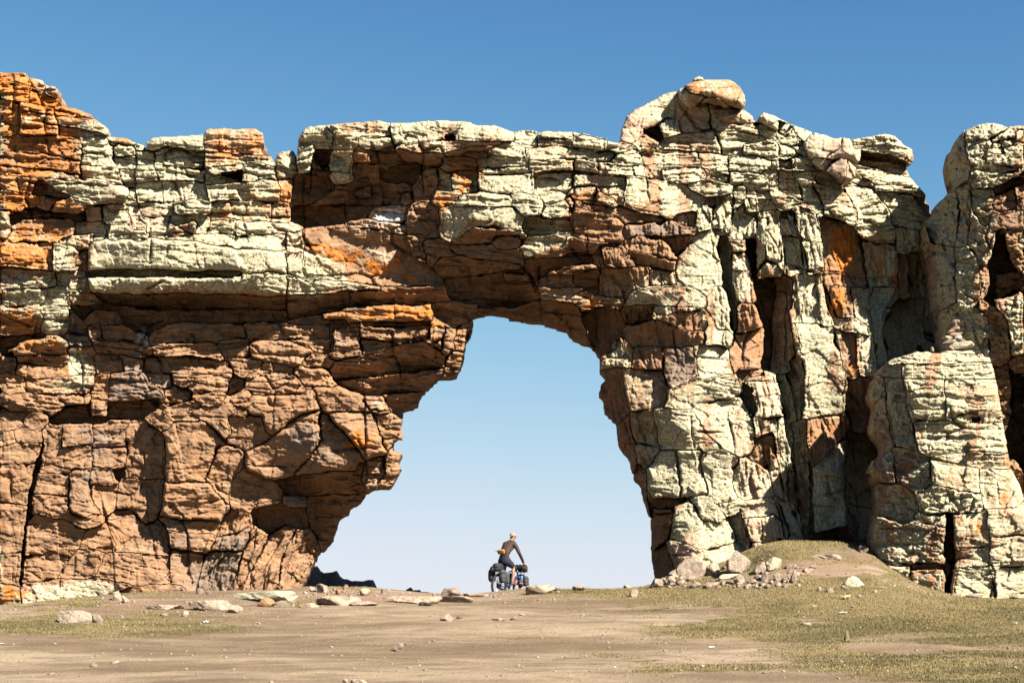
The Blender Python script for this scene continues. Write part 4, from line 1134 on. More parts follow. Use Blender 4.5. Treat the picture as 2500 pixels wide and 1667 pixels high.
    # rock mass behind the blocks, closed at the back
    if core:
        q = 5
        er = ds > 3.2 * step
        Rm = -box(-mn, 1)
        c_u = U[::q, ::q]; c_v = V[::q, ::q]; cm = er[::q, ::q]; dd = ds[::q, ::q]
        # local min of relief over the coarse cell
        a = np.pad(mn, q, mode='edge'); lo = mn.copy()
        for dy in range(0, 2 * q + 1, 2):
            for dx in range(0, 2 * q + 1, 2): lo = np.minimum(lo, a[dy:dy + nv, dx:dx + nu])
        fr = Y0 - lo[::q, ::q] + .12
        tt = np.clip(1 - dd / (thick * .55 * ppm), 0, 1)
        bk = fr + .15 + thick * np.sqrt(np.maximum(0, 1 - tt * tt)) + .5 * fbm(c_u / 90, c_v / 90, seed + 21, 3)
        bk = np.maximum(bk, fr + .1)
        vid = np.full(cm.shape, -1, np.int32); n = int(cm.sum()); vid[cm] = np.arange(n)
        a, b, c, d = vid[:-1, :-1], vid[:-1, 1:], vid[1:, 1:], vid[1:, :-1]
        ok = (a >= 0) & (b >= 0) & (c >= 0) & (d >= 0)
        fq = np.stack([a[ok], d[ok], c[ok], b[ok]], -1)
        X, _, Z = to_world(c_u, c_v, fr); VF = np.stack([X[cm], fr[cm], Z[cm]], -1)
        X, _, Z = to_world(c_u, c_v, fr); VB = np.stack([X[cm], bk[cm], Z[cm]], -1)
        ev = np.concatenate([fq[:, [0, 1]], fq[:, [1, 2]], fq[:, [2, 3]], fq[:, [3, 0]]])
        key = np.minimum(ev[:, 0], ev[:, 1]).astype(np.int64) * n + np.maximum(ev[:, 0], ev[:, 1])
        uq, inv, cnt = np.unique(key, return_inverse=True, return_counts=True)
        be = ev[cnt[inv.ravel()] == 1]
        sk = np.stack([be[:, 1], be[:, 0], be[:, 0] + n, be[:, 1] + n], -1)
        at = cov[::q, ::q][cm]
        mesh_np('rock_mass', np.concatenate([VF, VB]) - off, np.concatenate([fq, fq[:, ::-1] + n, sk]), M_ROCK, root, np.concatenate([at, at * .6]))
    print(name, 'parts', npart, 'grid', nu, nv)
    return root

def filler(u0, u1, v0, v1, du, dv, c, seed, y=0.0):
    """plain big blocks for the stretch of cliff outside the survey sheets"""
    r = np.random.RandomState(seed); o = []
    v = v0
    while v < v1:
        h = dv * r.uniform(.6, 1.4); u = u0
        while u < u1:
            w = du * r.uniform(.6, 1.4)
            o.append({'c': c[r.randint(len(c))], 'p': r.uniform(-.1, .35), 'y': y, 'x': 0., 's': None, 'w': 1.,
                      'pts': [(u, v), (min(u + w, u1), v + r.uniform(-6, 6)), (min(u + w, u1), v + h), (u, v + h)]})
            u += w
        v += h
    return o

ARCH_MACRO = [(-150, 600, -.2), (-150, 1400, 0), (0, 250, -.5), (0, 500, 0), (0, 900, -.35), (0, 1200, -.1), (0, 1480, .35), (300, 450, 0), (150, 650, .1), (400, 650, .55), (300, 790, -.55),
              (500, 780, -.5), (300, 1100, -.25), (300, 1440, .1), (600, 450, 0.05), (620, 660, .6), (620, 775, -.4), (700, 820, .1), (550, 1000, .15), (850, 1080, .45),
              (700, 1250, -.7), (600, 1440, -.4), (780, 1350, -1.1), (900, 1160, -.4), (1050, 800, .1), (1000, 620, .2), (800, 450, -.3), (900, 340, .3), (1050, 350, .35), (1250, 350, .5),
              (1250, 550, .8), (1250, 700, -.3), (1400, 350, .4), (1450, 600, .6), (1450, 760, -.2), (1500, 860, -.3), (1560, 1150, -.1), (1600, 1380, -.2),
              (1650, 700, .5), (1750, 320, -.4), (1700, 1000, .7), (1700, 1380, 1.0), (1850, 700, 0), (1850, 1330, .4), (1950, 500, -.1), (2000, 1250, .2), (2050, 800, 0), (2150, 400, -.8),
              (2210, 700, -1.6), (2200, 1150, -1.9)]
ARCH_PATCH = [  # channel, u, v, ru, rv, strength
    (1, 800, 608, 52, 14, .8), (1, 860, 622, 40, 10, .6), (1, 925, 655, 34, 20, .95), (1, 968, 635, 15, 18, .7), (1, 865, 637, 14, 8, .7), (1, 1003, 678, 12, 8, .6),
    (0, 770, 655, 75, 45, .55), (1, 1000, 763, 60, 12, .7), (1, 1040, 790, 60, 8, .5), (1, 60, 255, 120, 60, .25), (1, 1035, 1395 - 305, 30, 22, .0), (1, 870, 1078, 34, 16, .65),
    (1, 2060, 610, 32, 60, .35), (1, 2045, 740, 22, 45, .35), (1, 2085, 870, 16, 45, .5), (1, 1430, 810, 40, 60, .35), (1, 1425, 690, 60, 30, .2),
    (0, 185, 885, 25, 30, .55), (0, 180, 935, 30, 12, .45), (3, 355, 822, 8, 30, 1.3), (3, 450, 800, 90, 8, .55), (3, 900, 560, 3, 12, 1.4), (3, 925, 620, 30, 22, .5),
    (2, 740, 1070, 45, 40, .5), (2, 240, 1130, 40, 80, .35), (2, 30, 400, 50, 40, .5), (1, 12, 1450, 22, 22, .5), (1, 70, 1450, 40, 12, .5),
    (1, 1780, 505 + 0, 0.1, .1, 0), (2, 420, 1300, 70, 60, .4), (0, 1600, 1200, 160, 160, .12), (1, 720, 350, 14, 26, .6), (1, 940, 345, 12, 18, .5)]
import time
t0=time.time()
ext = filler(-280, -6, 170, 1520, 130, 75, ['LO', 'L', 'B', 'O'], 5)
build_rock('rock_arch', 'massive natural stone arch of lichened orange and cream rock spanning the view behind the cyclist', 'rock arch', ARCH, ARCH_OUT, 48.0, ARCH_MACRO, .38, 4.2,
           patches=ARCH_PATCH, seed=3, extra=ext)
build_rock('rock_tower', 'tall separate rock tower at the right edge, with a dark hollow in its upper face', 'rock tower', TOWER, TOWER_OUT, 45.7,
           [(2270, 560, -.6), (2290, 900, -.5), (2340, 400, -.2), (2400, 700, .1), (2500, 600, .3), (2500, 1100, -.3), (2400, 1300, -.6), (2700, 900, .4)], .75, 3.4, default='g', seed=11,
           extra=filler(2495, 2745, 290, 1520, 90, 80, ['L', 'LP', 'B'], 6))
build_rock('rock_pillar', 'squat pale rock pillar carrying the small stone cairn, in front of the tall tower', 'rock pillar', PILLAR, PILLAR_OUT, 44.2,
           [(2140, 1000, -.3), (2140, 1300, -.2), (2250, 900, 0), (2350, 1100, .2), (2350, 1400, .45), (2450, 1000, 0), (2500, 1400, .2), (2200, 1400, .3)], .6, 2.6, default='m', seed=21, amp=.85)
build_rock('cap_boulder', 'big rounded orange boulder capping the highest summit of the arch', 'boulder', CAP_BOULDER, CAP_OUT, 47.5, None, .55, 1.6, seed=31, default='m', part='boulder_face', amp=.7)
build_rock('perched_stone', 'tiny grey stone perched on top of the orange summit boulder', 'stone', PERCH, PERCH_OUT, 47.6, None, .2, .4, seed=32, default='m', part='boulder_face', amp=.5)
build_rock('pale_boulder', 'large blocky pale boulder wedged under the flat overhanging cap at the right shoulder', 'boulder', PALE_BOULDER, PALE_OUT, 47.6, None, .4, 1.4, seed=33, default='m', part='boulder_face', amp=.7)
build_rock('grey_boulder', 'small pinkish grey angular boulder lodged below the large pale boulder', 'boulder', GREY_BOULDER, GREY_OUT, 47.2, None, .3, .9, seed=34, default='m', part='boulder_face', amp=.6)
build_rock('wedged_stone', 'small orange stone jammed in the dark crack near the foot of the cairn pillar', 'stone', WEDGE, WEDGE_OUT, 44.6, None, .15, .4, seed=35, default='m', part='boulder_face', amp=.5)
print('rock time', time.time()-t0)
# ------------------------------------------------------------------ ground
CREST = [(-400, 1492), (0, 1490), (60, 1484), (120, 1470), (300, 1452), (500, 1447), (700, 1444), (760, 1438), (900, 1440), (1000, 1447), (1100, 1453), (1180, 1449), (1240, 1443),
         (1300, 1437), (1350, 1437), (1400, 1435), (1500, 1433), (1560, 1430), (1600, 1421), (1650, 1404), (1720, 1385), (1800, 1352), (1850, 1327), (1900, 1318), (1960, 1318),
         (2040, 1322), (2090, 1335), (2130, 1366), (2170, 1402), (2250, 1442), (2350, 1453), (2500, 1456), (2900, 1456)]
_cx = np.array([(u - 1250) / F * 46.5 for u, v in CREST]); _cz = np.array([(VH - v) / F * 46.5 for u, v in CREST])
def ground_h(X, Y):
    X = np.asarray(X, np.float64); Y = np.asarray(Y, np.float64)
    base = np.interp(Y, [-50, 0, 10, 20, 26, 32, 40, 45.5, 52, 70], [-1.9, -1.65, -1.6, -1.55, -1.40, -.92, -.10, .36, .36, .36])
    zc = np.interp(X, _cx, _cz)
    near = sstep(37.0, 46.3, Y)
    g = base + (zc - np.interp(46.3, [40, 45.5], [-.10, .36])) * near ** 1.25
    # little hummocks and trodden hollows
    g = g + .10 * fbm(X / 5 + 3, Y / 4, 40, 3) * sstep(20, 27, Y) + .028 * fbm(X / 1.1, Y / .9, 41, 3) + .010 * fbm(X / .25, Y / .25, 42, 3)
    # two low banks across the track on the right, ridges on the left path
    g = g + .10 * np.exp(-((Y - (30.5 + .25 * X)) / .5) ** 2) * sstep(1, 5, X)
    g = g + .06 * np.exp(-((Y - (41.6 - .06 * (X + 10))) / .35) ** 2) * sstep(-3, -6, X)
    # behind the crest the pass drops away
    ope = sstep(-7.5, -5.5, X) * sstep(5.3, 4.0, X)
    g = g - sstep(45.6, 60, Y) * 2.2 * ope - np.clip(Y - 53, 0, 200) * .10
    g = np.where(Y > 150, g - 0, g)
    return g + EYE

def crop(v):                       # keep the far land level
    return v
def ground_at(u, v, y0=22., y1=47.5):
    """point of the ground seen at photo position (u, v)"""
    Y = np.linspace(y0, y1, 900); X = (u - 1250) / F * Y
    row = VH - (ground_h(X, Y) - EYE) * F / Y
    k = np.argmax(row <= v) if (row <= v).any() else int(np.argmin(row))
    return float(X[k]), float(Y[k]), float(ground_h(X[k], Y[k]))

def axis(lo, hi, d, far, n):
    a = np.arange(lo, hi, d); t = np.linspace(0, 1, n + 1)[1:]
    g = (np.exp(t * 6) - 1) / (math.exp(6) - 1)
    return a, g
gx, gg = axis(-19, 19, .08, 0, 26)
gx = np.concatenate([(-19 - gg[::-1] * 4000), gx, 19 + gg * 4000])
gy = np.concatenate([-40 + np.arange(0, 62, 2.0), np.arange(22.2, 50, .075)]); gy = np.concatenate([gy, 50 + gg * 4000])
GX, GY = np.meshgrid(gx, gy)
GZ = ground_h(GX, GY)
farz = EYE - 7.5
GZ = np.where(GY > 60, np.maximum(GZ, farz - 4 * sstep(60, 400, GY)), GZ)
GZ = np.where(np.abs(GX) > 60, np.minimum(GZ, EYE - .6), GZ)
# photo position of every ground point, for laying out turf and bare earth
PU = 1250 + GX * F / np.maximum(GY, 5); PV = VH - (GZ - EYE) * F / np.maximum(GY, 5)
TURF = [(180, 1522, 330, 26, 1.0), (330, 1535, 260, 16, .7), (450, 1502, 120, 22, .7), (560, 1490, 60, 12, .6), (180, 1468, 110, 7, 1.0), (90, 1482, 60, 6, .8), (430, 1452, 190, 4, .7),
        (720, 1478, 110, 9, 1.0), (640, 1500, 90, 9, .5), (880, 1443, 110, 5, .8), (1430, 1446, 190, 14, .85), (1620, 1450, 160, 26, 1.0), (1800, 1452, 220, 32, 1.0), (2000, 1462, 260, 44, 1.15), (1800, 1520, 200, 14, .7), (2120, 1535, 260, 14, .8), (2420, 1600, 160, 14, .8),
        (2300, 1482, 300, 30, 1.0), (1870, 1345, 100, 30, 1.2), (1980, 1330, 120, 10, .9), (1850, 1372, 120, 16, .7), (2035, 1368, 50, 9, .7), (2140, 1410, 50, 60, .8), (2050, 1440, 160, 24, .9), (2440, 1560, 150, 22, .8), (1900, 1545, 300, 22, .75), (1690, 1525, 120, 12, .8),
        (2000, 1590, 130, 14, .9), (1740, 1632, 170, 14, 1.0), (2250, 1625, 330, 22, 1.0), (2400, 1655, 220, 30, .9), (1500, 1607, 110, 10, .55), (1500, 1490, 200, 8, .5), (2300, 1520, 260, 16, .8),
        (1320, 1442, 60, 6, .5), (1490, 1555, 60, 5, .3)]
BARE = [(2230, 1583, 230, 15, 1.1), (1690, 1577, 150, 14, .9), (1750, 1480, 90, 8, .6), (2000, 1392, 90, 13, .9), (1960, 1362, 120, 8, .8), (2060, 1400, 70, 10, .6), (1980, 1665, 300, 10, 1.0), (1640, 1510, 130, 9, .8), (1970, 1478, 60, 5, .7)]
def turf_cover(U, V, X, Y):
    wu = U + 150 * fbm(X / 2.0, Y / 1.6, 50, 4, .65); wv = V + 24 * fbm(X / 1.6, Y / 1.0, 51, 4, .65)
    g = np.zeros(U.shape)
    for (a, b, ra, rb, s) in TURF:
        g = np.maximum(g, s * sstep(1.6, .35, np.sqrt(((wu - a) / ra) ** 2 + ((wv - b) / rb) ** 2)))
    for (a, b, ra, rb, s) in BARE:
        g = g - s * sstep(1.3, .6, np.sqrt(((wu - a) / ra) ** 2 + ((wv - b) / rb) ** 2))
    g = g + .30 * sstep(1450, 1800, U) * sstep(1660, 1560, V)
    out = sstep(2520, 2620, U) + sstep(-20, -120, U)
    g = np.where((Y < 25) | (Y > 50), .35 + .8 * fbm(X / 7, Y / 7, 52, 3), g + out * .4 * (.5 + fbm(X / 5, Y / 5, 53, 3)))
    return g + .75 * np.clip(g, 0, .5) * fbm(X / .9, Y / .55, 58, 5, .7) - .04
g = turf_cover(PU, PV, GX, GY)
g = g + .25 * fbm(GX / .8, GY / .5, 54, 4, .6) * (g > .05)
n_ = fbm(GX / 3.2, GY / 1.6, 55, 4)
yel = np.clip(.5 + .9 * fbm(GX / 2.3, GY / 1.1, 56, 3) + .35 * sstep(1500, 1440, PV), 0, 1)
pink = sstep(1.2, .5, np.sqrt(((PU - 1980) / 150) ** 2 + ((PV - 1385) / 36) ** 2)) + sstep(1.2, .6, np.sqrt(((PU - 330) / 260) ** 2 + ((PV - 1478) / 14) ** 2)) + \
    sstep(1.2, .6, np.sqrt(((PU - 950) / 260) ** 2 + ((PV - 1460) / 14) ** 2))
gat = np.stack([np.clip(g, 0, 1.2), yel, np.clip(pink, 0, 1), .5 + .5 * n_], -1)

def ground_material():
    n = NT('trodden_ground', 0.95, 0.1)
    g, y, p, a = n.attr()
    sv = n.vmul((0.35, 1.0, 1.0))
    big = n.noise(0.45, 4, .6, vec=sv); mid = n.noise(2.2, 5, .6, vec=sv); fine = n.noise(11, 5, .7); grit = n.noise(55, 2, .7)
    d = n.mix(n.ramp(big, .35, .65), (0.32, 0.226, 0.142), (0.60, 0.455, 0.310))
    d = n.mix(n.math('MULTIPLY', n.ramp(mid, .55, .38), .55), d, (0.24, 0.165, 0.105))
    d = n.mix(n.math('MULTIPLY', n.ramp(fine, .60, .75), .5), d, (0.54, 0.42, 0.30))
    d = n.mix(n.math('MULTIPLY', n.ramp(n.vor(7), .16, .07), n.ramp(n.noise(1.1), .5, .62)), d, (0.56, 0.44, 0.34))
    d = n.mix(n.math('MULTIPLY', n.ramp(grit, .58, .40), .30), d, (0.15, 0.10, 0.065))
    d = n.mix(n.math('MULTIPLY', p, .65), d, (0.41, 0.265, 0.180))
    t = n.mix(n.ramp(n.math('ADD', y, n.math('MULTIPLY', n.math('SUBTRACT', mid, .5), 1.2)), .3, .8), (0.170, 0.145, 0.055), (0.36, 0.275, 0.120))
    t = n.mix(n.math('MULTIPLY', n.ramp(fine, .60, .40), .5), t, (0.090, 0.070, 0.028))
    m = n.math('ADD', g, n.math('ADD', n.math('MULTIPLY', n.math('SUBTRACT', fine, .5), 1.3), n.math('MULTIPLY', n.math('SUBTRACT', mid, .5), .6)))
    m = n.math('MULTIPLY', n.ramp(m, .36, .66), .82)
    n.bump(n.math('ADD', n.math('MULTIPLY', fine, 1.0), n.math('ADD', n.math('MULTIPLY', grit, .25), n.math('MULTIPLY', mid, 1.4))), .08, .85)
    return n.col(n.mix(m, d, t), ALB * .80)
M_GROUND = ground_material()
vid = np.arange(GX.size).reshape(GX.shape)
fq = np.stack([vid[:-1, :-1], vid[:-1, 1:], vid[1:, 1:], vid[1:, :-1]], -1).reshape(-1, 4)
tag(mesh_np('ground', np.stack([GX, GY, GZ], -1).reshape(-1, 3), fq, M_GROUND, None, gat.reshape(-1, 4), smooth=True), kind='structure')

# short turf: blades where the cover says so
rs = np.random.RandomState(5)
N = 330000
bu = rs.uniform(-150, 2650, N); by = rs.uniform(0, 1, N)
bY = 25.5 + 22.0 * by ** .8; bX = (bu - 1250) / F * bY
bZ = ground_h(bX, bY); bV = VH - (bZ - EYE) * F / bY
cvr = turf_cover(bu, bV, bX, bY) + .30 * fbm(bX / .5, bY / .4, 57, 4, .65)
k = (cvr > rs.uniform(.25, .9, N)) & (bV > 1300)
bX, bY, bZ, cvr, bV = bX[k], bY[k], bZ[k], cvr[k], bV[k]
n = len(bX)
h = rs.uniform(.012, .040, n) * (.6 + .6 * np.clip(cvr, 0, 1)); w = rs.uniform(.006, .014, n); an = rs.uniform(0, 6.28, n); ln = rs.uniform(-.03, .03, (n, 2))
va = np.stack([bX - w * np.cos(an), bY - w * np.sin(an), bZ - .006], -1); vb = np.stack([bX + w * np.cos(an), bY + w * np.sin(an), bZ - .006], -1)
vc = np.stack([bX + ln[:, 0], bY + ln[:, 1], bZ + h], -1)
vv = np.stack([va, vb, vc], 1).reshape(-1, 3)
yl = np.clip(.5 + .9 * fbm(bX / 2.3, bY / 1.1, 56, 3) + .35 * sstep(1500, 1440, bV) + rs.uniform(-.3, .3, n), 0, 1)
at = np.repeat(np.stack([yl, rs.uniform(0, 1, n), yl * 0, yl * 0], -1), 3, axis=0)
ng = NT('turf_blades', .9, .1); q0, q1, q2, q3 = ng.attr()
gc = ng.mix(q0, (0.21, 0.180, 0.070), (0.46, 0.36, 0.165)); gc = ng.mix(ng.math('MULTIPLY', q1, .35), gc, (0.16, 0.12, 0.05))
tag(mesh_np('grass', vv, np.arange(3 * n).reshape(-1, 3), ng.col(gc, ALB * .85), None, at), 'short dry olive and straw coloured turf growing over the pass', 'grass', kind='stuff')

# gravel and crumbs of stone scattered over the earth
def stone_material():
    n = NT('loose_stone', .9, .2); L, O, G, A = n.attr()
    mid = n.noise(7, 4, .6); fine = n.noise(32, 4, .7)
    c = n.mix(n.ramp(mid, .35, .68), (0.35, 0.255, 0.185), (0.62, 0.485, 0.365))
    c = n.mix(n.math('MULTIPLY', G, .8), c, (0.17, 0.125, 0.10))
    c = n.mix(n.ramp(n.math('ADD', O, n.math('MULTIPLY', n.math('SUBTRACT', fine, .5), .9)), .45, .65), c, (0.50, 0.20, 0.03))
    c = n.mix(n.ramp(n.math('ADD', L, n.math('MULTIPLY', n.math('SUBTRACT', fine, .5), 1.4)), .45, .62), c, (0.66, 0.60, 0.40))
    c = n.mix(n.math('MULTIPLY', n.ramp(fine, .55, .38), .35), c, (0.18, 0.12, 0.09))
    n.bump(n.math('ADD', mid, n.math('MULTIPLY', fine, .7)), .03, .7)
    return n.col(c, ALB * .9)
M_STONE = stone_material()

def stone_mesh(name, sx, sy, sz, seed, cover, sub=3, facets=14, rough=.05, flat=.0):
    """angular weathered stone: a ball cut by random planes, then roughened; origin at the base centre"""
    r = random.Random(seed)
    bm = bmesh.new(); bmesh.ops.create_icosphere(bm, subdivisions=sub, radius=1.0)
    pl = []
    for i in range(facets):
        d = Vector((r.gauss(0, 1), r.gauss(0, 1), r.gauss(0, .8))).normalized(); pl.append((d, r.uniform(.50, .88)))
    if flat: pl.append((Vector((r.uniform(-.15, .15), r.uniform(-.1, .1), 1)).normalized(), flat))
    o = Vector((r.random() * 50, r.random() * 50, 0))
    vs = [v.co.copy() for v in bm.verts]
    A = np.array([[*v] for v in vs]); nz = fbm(A[:, 0] * 1.6 + A[:, 2] + o.x, A[:, 1] * 1.6 - A[:, 2] * .7 + o.y, 60, 3, .6)
    for v, z in zip(bm.verts, nz):
        d = v.co.normalized(); t = 1.15
        for (q, h) in pl:
            c = d.dot(q)
            if c > .05: t = min(t, h / c)
        p = d * (t + rough * float(z) * 2)
        v.co = Vector((p.x * sx / 2, p.y * sy / 2, (p.z + .72) * sz / 1.6))
    me = bpy.data.meshes.new(name); bm.to_mesh(me); bm.free()
    a = me.attributes.new('cover', 'FLOAT_COLOR', 'POINT')
    a.data.foreach_set('color', np.tile(np.array(cover, np.float32), len(me.vertices)))
    me.materials.append(M_STONE)
    return me

S_COV = {'p': (.05, 0, .05, 1), 'l': (.62, .02, .1, 1), 'm': (.42, .03, .5, 1), 'o': (.15, .55, .1, 1), 'g': (.1, 0, .6, 1), 'd': (0, 0, .95, 1), 'k': (.28, .03, .1, 1)}
sv_, sf_, sa_ = [], [], []; off_ = 0
ico = bmesh.new(); bmesh.ops.create_icosphere(ico, subdivisions=1, radius=1); iv = np.array([[*v.co] for v in ico.verts]); if_ = np.array([[v.index for v in f.verts] for f in ico.faces]); ico.free()
NP = 4500
pu_ = rs.uniform(-100, 2600, NP); py_ = 25.5 + 20.5 * rs.uniform(0, 1, NP)
clump = fbm(pu_ / 160, py_ / 1.2, 61, 3) + rs.uniform(-.4, .4, NP)
kk = clump > .0
pu_, py_ = pu_[kk], py_[kk]
px_ = (pu_ - 1250) / F * py_; pz_ = ground_h(px_, py_)
for i in range(len(px_)):
    s = .008 + .030 * rs.rand() ** 4
    d = iv * (1 + .35 * (rs.rand(len(iv), 1) - .5)) * s * np.array([1.3, 1.1, .7])
    sv_.append(d + [px_[i], py_[i], pz_[i] + s * .2]); sf_.append(if_ + off_); off_ += len(iv)
    sa_.append(np.tile([.0, 0, rs.rand() * .7, 1], (len(iv), 1)))
tag(mesh_np('gravel', np.concatenate(sv_), np.concatenate(sf_), M_STONE, None, np.concatenate(sa_)), 'scattered gravel and stone crumbs on the bare earth', 'gravel', kind='stuff')

rv_, rf_, ra_ = [], [], []; off_ = 0
ico = bmesh.new(); bmesh.ops.create_icosphere(ico, subdivisions=2, radius=1); iv2 = np.array([[*v.co] for v in ico.verts]); if2 = np.array([[v.index for v in f.verts] for f in ico.faces]); ico.free()
for (ua, ub, va_, vb_, nn, s0, s1) in ((1600, 1960, 1385, 1436, 190, .03, .13), (740, 960, 1440, 1466, 90, .02, .08), (0, 720, 1452, 1500, 120, .015, .06), (960, 1400, 1440, 1475, 70, .02, .07), (1950, 2480, 1400, 1465, 90, .02, .07)):
    for i in range(nn):
        u = rs.uniform(ua, ub); v = rs.uniform(va_, vb_)
        row_min = np.interp(u, [c[0] for c in CREST], [c[1] for c in CREST]) + 2
        x, y, z = ground_at(u, max(v, row_min)); s = s0 + (s1 - s0) * rs.rand() ** 2.5
        pl = rs.normal(size=(9, 3)); pl /= np.linalg.norm(pl, axis=1)[:, None]; hh = rs.uniform(.45, .9, 9)
        dd = iv2 @ pl.T; t = np.min(np.where(dd > .05, hh / np.maximum(dd, .05), 1.2), axis=1); t = np.minimum(t, 1.2)
        d = iv2 * t[:, None] * s * np.array([rs.uniform(.9, 1.6), 1.0, rs.uniform(.5, .9)])
        a = rs.uniform(0, 6.28); d = np.stack([d[:, 0] * math.cos(a) - d[:, 1] * math.sin(a), d[:, 0] * math.sin(a) + d[:, 1] * math.cos(a), d[:, 2]], -1)
        rv_.append(d + [x, y, z + s * .12]); rf_.append(if2 + off_); off_ += len(iv2)
        ra_.append(np.tile([.25 * rs.rand(), .1 * (rs.rand() < .1), rs.rand() * .5, 1], (len(iv2), 1)))
tag(mesh_np('rubble', np.concatenate(rv_), np.concatenate(rf_), M_STONE, None, np.concatenate(ra_)), 'small broken stones strewn along the foot of the rocks', 'rubble', kind='stuff')

